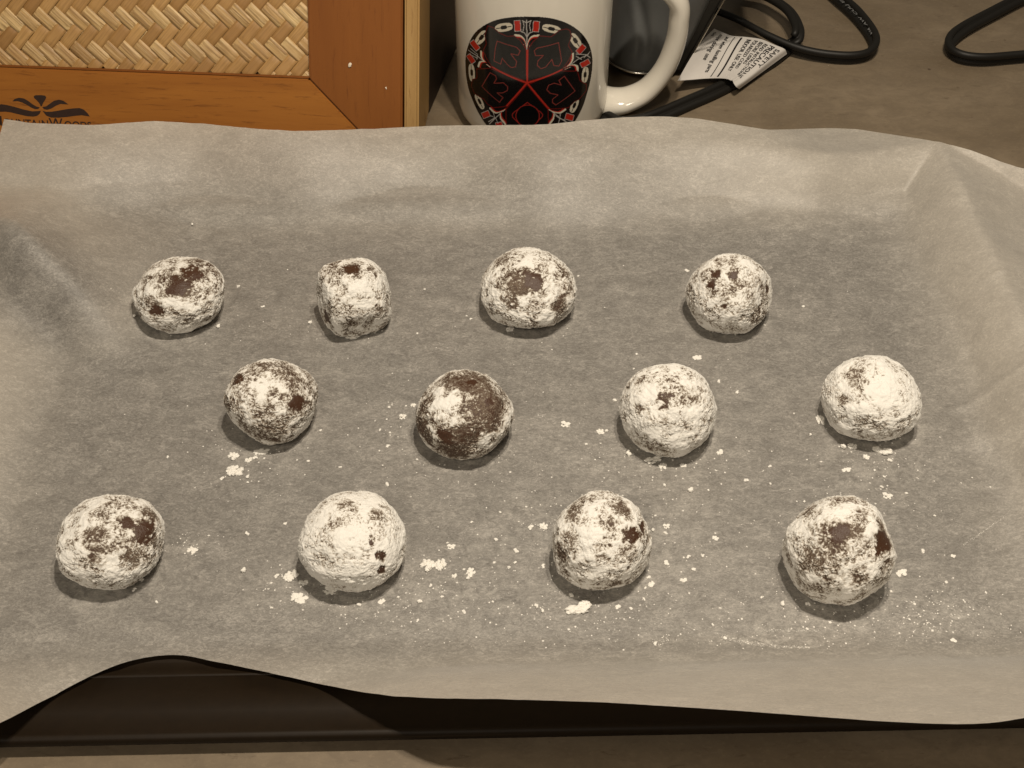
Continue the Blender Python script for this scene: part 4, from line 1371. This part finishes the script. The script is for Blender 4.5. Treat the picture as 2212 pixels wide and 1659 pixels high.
    poly(cir, (.004, .004, .004)); line(cir, 6, (.26, .02, .015), True)
    for e in ((1075, 640), (628, 858), (1518, 892), (812, 1355), (1350, 1392)):
        line([(1073, 1060), e], 10.5, (.40, .026, .016))
    keep = inside(outline, X, Y)
    rr = MR + 0.00012
    th = X / MR
    V = np.stack([MX + rr * np.sin(th), MY - rr * np.cos(th), Y], -1).reshape(-1, 3)
    F = grid_faces(N, N)
    F = F[keep.ravel()[F].all(1)]
    used, inv = np.unique(F, return_inverse=True)
    me = fast_mesh('emblem', V[used] - np.array([MX, MY, 0]), inv.reshape(F.shape), M['print'], {'ink': ink.reshape(-1, 4)[used]})
    link(bpy.data.objects.new('emblem', me), root)
build_mug()

# ------------------------------------------------------------------ hand mixer behind the mug
def build_mixer():
    root = empty('hand_mixer', (0.105, 0.70, 0))
    tag(root, 'black and charcoal kitchen appliance behind the mug handle with a chrome line', 'kitchen appliance')
    # (height, centre x, centre y, half width, half depth)
    def section(z, cx, cy, a, b, n=48, p=2.3):
        pts = []
        for k in range(n):
            t = 2 * math.pi * k / n
            c, s = math.cos(t), math.sin(t)
            pts.append((cx + a * math.copysign(abs(c) ** (2 / p), c), cy + b * math.copysign(abs(s) ** (2 / p), s), z))
        return pts
    def loft(name, secs, mat, cap=True):
        V, F = [], []
        n = len(secs[0])
        for s in secs:
            V += s
        for i in range(len(secs) - 1):
            for k in range(n):
                F.append((i * n + k, i * n + (k + 1) % n, (i + 1) * n + (k + 1) % n, (i + 1) * n + k))
        if cap:
            F.append(tuple(range(n - 1, -1, -1)))
            F.append(tuple((len(secs) - 1) * n + k for k in range(n)))
        return mesh_obj(name, V, F, mat, root)
    def shell_secs(zs, grow=0.0):
        out = []
        for z in zs:
            t = z / 0.10
            a = 0.0265 + 0.005 * math.sin(min(t * 2.2, 1.6)) - 0.010 * max(0, t - 0.75) ** 2 * 6
            cx = 0.0785 + 0.0255 * t
            b = 0.040 + 0.006 * math.sin(min(t * 2.2, 1.6)) - 0.012 * max(0, t - 0.7) ** 2 * 5
            ring = section(z, cx, 0.668 + 0.006 * t, a + grow, b + grow, n=180)
            gx = cx + np.interp(z, [0.010, 0.030, 0.055], [-0.004, -0.009, -0.021])
            dep = 0.0026 * sstep(0.010, 0.022, z) * sstep(0.062, 0.045, z)
            fold_ = []
            for (x_, y_, z_) in ring:
                k_ = (x_ - gx) / 0.0030
                if y_ < 0.668 + 0.006 * t:
                    y_ = y_ + dep * (math.exp(-k_ * k_) - 0.35 * math.exp(-(k_ + 1.6) ** 2))
                fold_.append((x_, y_, z_))
            out.append(fold_)
        return out
    loft('motor_shell', shell_secs(np.linspace(0.0075, 0.125, 44)), M['shell'])
    loft('chrome_band', [shell_secs([0.0062], 0.0000)[0], shell_secs([0.0068], 0.0006)[0], shell_secs([0.0076], 0.0002)[0]], M['chrome'])
    base = [section(0.0, 0.082, 0.676, 0.018, 0.026), section(0.003, 0.081, 0.674, 0.020, 0.030), section(0.0064, 0.080, 0.669, 0.0250, 0.0380)]
    loft('base', base, M['black'])
    # dark heel block on the right, its edge leaning outwards
    e0, e1 = at_y(1478, 146, 0.634), at_y(1557, 8, 0.634)
    k = (e1 - e0) / (e1[2] - e0[2])
    ztop = 0.125
    e2 = e0 + k * (ztop - e0[2])
    e00 = e0 + k * (0.004 - e0[2])
    V = []
    def ring(p, dpt):
        return [(p[0], p[1], p[2]), (p[0] + 0.001, p[1] + dpt, p[2]), (p[0] - 0.052, p[1] + dpt, p[2]), (p[0] - 0.046, p[1] + 0.012, p[2])]
    V = ring(e00, 0.05) + ring(e2, 0.05)
    o = mesh_obj('heel_block', V, [(0, 1, 2, 3), (7, 6, 5, 4), (0, 4, 5, 1), (1, 5, 6, 2), (2, 6, 7, 3), (3, 7, 4, 0)], M['black'], root, smooth=False)
    bm = bmesh.new(); bm.from_mesh(o.data)
    bmesh.ops.recalc_face_normals(bm, faces=bm.faces[:])
    bmesh.ops.bevel(bm, geom=bm.edges[:], offset=0.0015, segments=3, affect='EDGES')
    bm.to_mesh(o.data); bm.free()
    P = [e00 + (e2 - e00) * t + np.array([0.0006, -0.0002, 0]) for t in np.linspace(0, 1, 12)]
    V, F = sweep(P, [0.00045] * 12, [0.00045] * 12, [(0, 1, 0)] * 12, 8)
    mesh_obj('edge_trim', V, F, M['chrome'], root)
build_mixer()

# ------------------------------------------------------------------ power cord and its warning label
def cord_profile():
    pts = []
    for k in range(28):
        t = 2 * math.pi * k / 28
        x, y = math.cos(t), math.sin(t)
        # two round strands side by side
        X = x * 2.0
        cx = 1.0 if X >= 0 else -1.0
        ang = t
        dx, dy = math.cos(t), math.sin(t)
        # support: point on the nearest lobe along direction t from the centre
        b = dx * cx
        disc = b * b - (1 - 1.0)
        r = b + math.sqrt(max(disc, 0))
        r = max(r, 0.42)
        pts.append((r * dx, r * dy))
    return pts
CORD = cord_profile()

def build_cord():
    root = empty('power_cord', (0.20, 0.72, 0))
    tag(root, 'black twin strand power cord looped on the counter behind the parchment', 'cord')
    r = 0.0022
    def run(pts, n, rolls):
        P = np.array([at(u, v, z) for u, v, z in pts])
        C = spline(P, n)
        C[:, 2] = np.maximum(C[:, 2], r * 0.9)
        T = np.gradient(C, axis=0); T /= np.linalg.norm(T, axis=1)[:, None]
        rl = np.interp(np.linspace(0, 1, n), np.linspace(0, 1, len(rolls)), rolls)
        ups = []
        for t, a in zip(T, rl):
            side = np.cross(t, (0, 0, 1)); side /= np.linalg.norm(side) + 1e-9
            ups.append(side * math.cos(a) + np.array([0, 0, 1]) * math.sin(a))
        for k in range(n):                                     # keep both strands on or above the worktop
            C[k, 2] = max(C[k, 2], r * (1 + abs(math.sin(rl[k]))) * 0.98)
        return C, ups
    V, F = [], []
    def add(C, ups, prof=None, sc=1.0):
        v, f = sweep(C, [r * sc] * len(C), [r * sc] * len(C), ups, profile=CORD)
        k = len(V)
        V.extend(v)
        F.extend([tuple(i + k for i in q) for q in f])
    # out of the appliance, round the wide loop and off the top of the picture
    C, U = run([(1545, 22, .016), (1600, 45, .010), (1660, 78, .008), (1720, 105, .006), (1780, 120, .005), (1840, 124, .005), (1876, 115, .005), (1889, 94, .005), (1880, 68, .005), (1850, 30, .005), (1815, -2, .005), (1760, -50, .006), (1700, -70, .006), (1650, -60, .008), (1620, -40, .009), (1600, -20, .010), (1650, -10, .011), (1700, 20, .012), (1722, 55, .012), (1722, 80, .010), (1704, 100, .003)],
               220, [0.4, 0.6, 0.9, 1.2, 1.2, 1.2, 1.0, 0.6, 0.2, 0.1, 0.1, 0.2, 0.4, 0.6, 0.8])
    add(C, U)
    # from under the label down behind the handle
    C, U = run([(1700, 105, .003), (1660, 135, .003), (1595, 172, .003), (1540, 200, .003), (1490, 222, .003), (1435, 246, .003), (1390, 262, .003), (1340, 268, .003), (1300, 250, .003)], 80, [0.3, 0.5, 0.6, 0.6, 0.5])
    add(C, U)
    # the loop at the right edge
    C, U = run([(2300, -46, .006), (2210, -6, .005), (2140, 30, .005), (2085, 60, .005), (2056, 84, .005), (2052, 106, .005), (2075, 122, .005), (2120, 128, .005), (2180, 124, .005), (2250, 116, .005), (2400, 90, .005), (2600, 30, .005), (2600, -120, .005), (2400, -150, .005), (2200, -130, .005), (1950, -110, .005), (1760, -56, .005)],
               200, [0.1, 0.15, 0.3, 1.0, 1.25, 1.25, 1.2, 1.0, .6, .3, .1, .1])
    add(C, U)
    mesh_obj('cord', V, F, M['cord'], root)
    # moulded print along the loop
    tm = text_mesh('cord_print', [('VA', 1), (' ', 1), ('AW', 1), (' ', 1), ('CULJ', 1), (' ', 1), ('E804', 1)])
    # runs up the right-hand limb of the loop
    path = spline([at(u, v, .0076) for u, v in ((1884, 74), (1870, 52), (1850, 30), (1826, 8), (1800, -14))], 60)
    xs = [v.co.x for v in tm.vertices]
    x0, x1 = min(xs), max(xs)
    seg = np.cumsum(np.r_[0, np.linalg.norm(np.diff(path, axis=0), axis=1)])
    hgt = 0.0026
    for v in tm.vertices:
        q = (v.co.x - x0) / (x1 - x0) * seg[-1]
        i = min(int(np.searchsorted(seg, q)), len(path) - 1)
        p = np.array([np.interp(q, seg, path[:, k]) for k in range(3)])
        t = path[min(i + 1, 59)] - path[max(i - 1, 0)]
        t /= np.linalg.norm(t)
        side = np.cross((0, 0, 1.0), t)
        q2 = p + side * (v.co.y - 0.35) * hgt
        v.co = q2 - np.array([0.20, 0.72, 0]) + np.array([0, 0, -0.0001])
    tm.materials.append(M['grey_ink'])
    link(bpy.data.objects.new('cord_print', tm), root)
build_cord()

def build_label():
    # rows across the sheet: s = 0 at the fold over the cord ... 1 at the left end; each row runs from the far edge T to the near edge B
    T = [(1700, 116, .0050), (1694, 107, .0085), (1672, 99, .0095), (1644, 88, .0090), (1610, 83, .0085), (1581, 80, .0090), (1560, 71, .0130), (1543, 62, .0180)]
    B = [(1597, 192, .0040), (1590, 186, .0085), (1583, 176, .0100), (1573, 169, .0100), (1553, 167, .0090), (1524, 168, .0085), (1494, 171, .0090), (1464, 174, .0100)]
    ns, nt = 60, 30
    Tc = spline([at(*p) for p in T], ns)
    Bc = spline([at(*p) for p in B], ns)
    t = np.linspace(0, 1, nt)
    def surf(s, tt):
        i = s * (ns - 1)
        a = np.array([np.interp(i, np.arange(ns), Tc[:, k]) for k in range(3)])
        b = np.array([np.interp(i, np.arange(ns), Bc[:, k]) for k in range(3)])
        p = a + (b - a) * tt
        p[2] += 0.0016 * math.sin(tt * 5.2 + 0.7) * math.sin(s * 3.1) + 0.0010 * math.exp(-((s - .18 - .12 * tt) / .03) ** 2) * sstep(0.45, 0.9, tt)
        p[2] += 0.012 * sstep(0.55, 1.0, s) * math.sin(math.pi * tt) * 0.35
        return p
    V = np.array([[surf(s, q) for q in t] for s in np.linspace(0, 1, ns)])
    root = empty('warning_label', tuple(V[10, 15]))
    tag(root, 'white folded paper safety label with black print wrapped round the cord', 'label')
    base = np.array(V[10, 15])
    # a thin sheet with two faces
    top = V.reshape(-1, 3) - base
    nrm = np.array([0, 0, 0.00015])
    me = fast_mesh('sheet', np.concatenate([top, top - nrm]), np.concatenate([grid_faces(ns, nt), grid_faces(ns, nt)[:, ::-1] + ns * nt]), M['label'])
    link(bpy.data.objects.new('sheet', me), root)
    rows = [('SAFETY', .185, .066, .08, .52, 1), ('PRECAUTIONS', .275, .066, .06, .86, 1), ('READ INSTRUCTIONS', .345, .040, .08, .82, 0), ('BEFORE USING', .398, .040, .08, .58, 0),
            ('POLARIZED CORD', .455, .040, .08, .70, 0), ('INDOOR USE ONLY', .518, .044, .08, .78, 0), ('and when handling parts', .74, .046, .08, .86, 0), ('stops during use', .83, .052, .08, .66, 0), ('on', .925, .05, .08, .20, 0)]
    for txt, s, hgt, t0, t1, bold in rows:
        tm = text_mesh('lettering', [(w, 1) for word in txt.split(' ') for w in (word, ' ')])
        xs = [v.co.x for v in tm.vertices]
        x0, x1 = min(xs), max(xs)
        ymax = 0.72
        for v in tm.vertices:
            tt = t0 + (v.co.x - x0) / (x1 - x0) * (t1 - t0)
            ss = s + hgt * 0.5 - hgt * (v.co.y / ymax)
            p = surf(min(max(ss, 0.0), 1.0), tt) + np.array([0, -0.00012, 0.00028])
            v.co = p - base
        tm.materials.append(M['ink'])
        link(bpy.data.objects.new('lettering', tm), root)
    # heavy rule between the two blocks of text
    for s, w in ((.600, .018), (.672, .008)):
        V, F = [], []
        for k in range(40):
            tt = 0.04 + 0.92 * k / 39
            V += [surf(s - w / 2, tt) + np.array([0, -0.00012, 0.00028]) - base, surf(s + w / 2, tt) + np.array([0, -0.00012, 0.00028]) - base]
        for k in range(39):
            F.append((2 * k, 2 * k + 1, 2 * k + 3, 2 * k + 2))
        mesh_obj('printed_rule', V, F, M['ink'], root, local=True)
build_label()
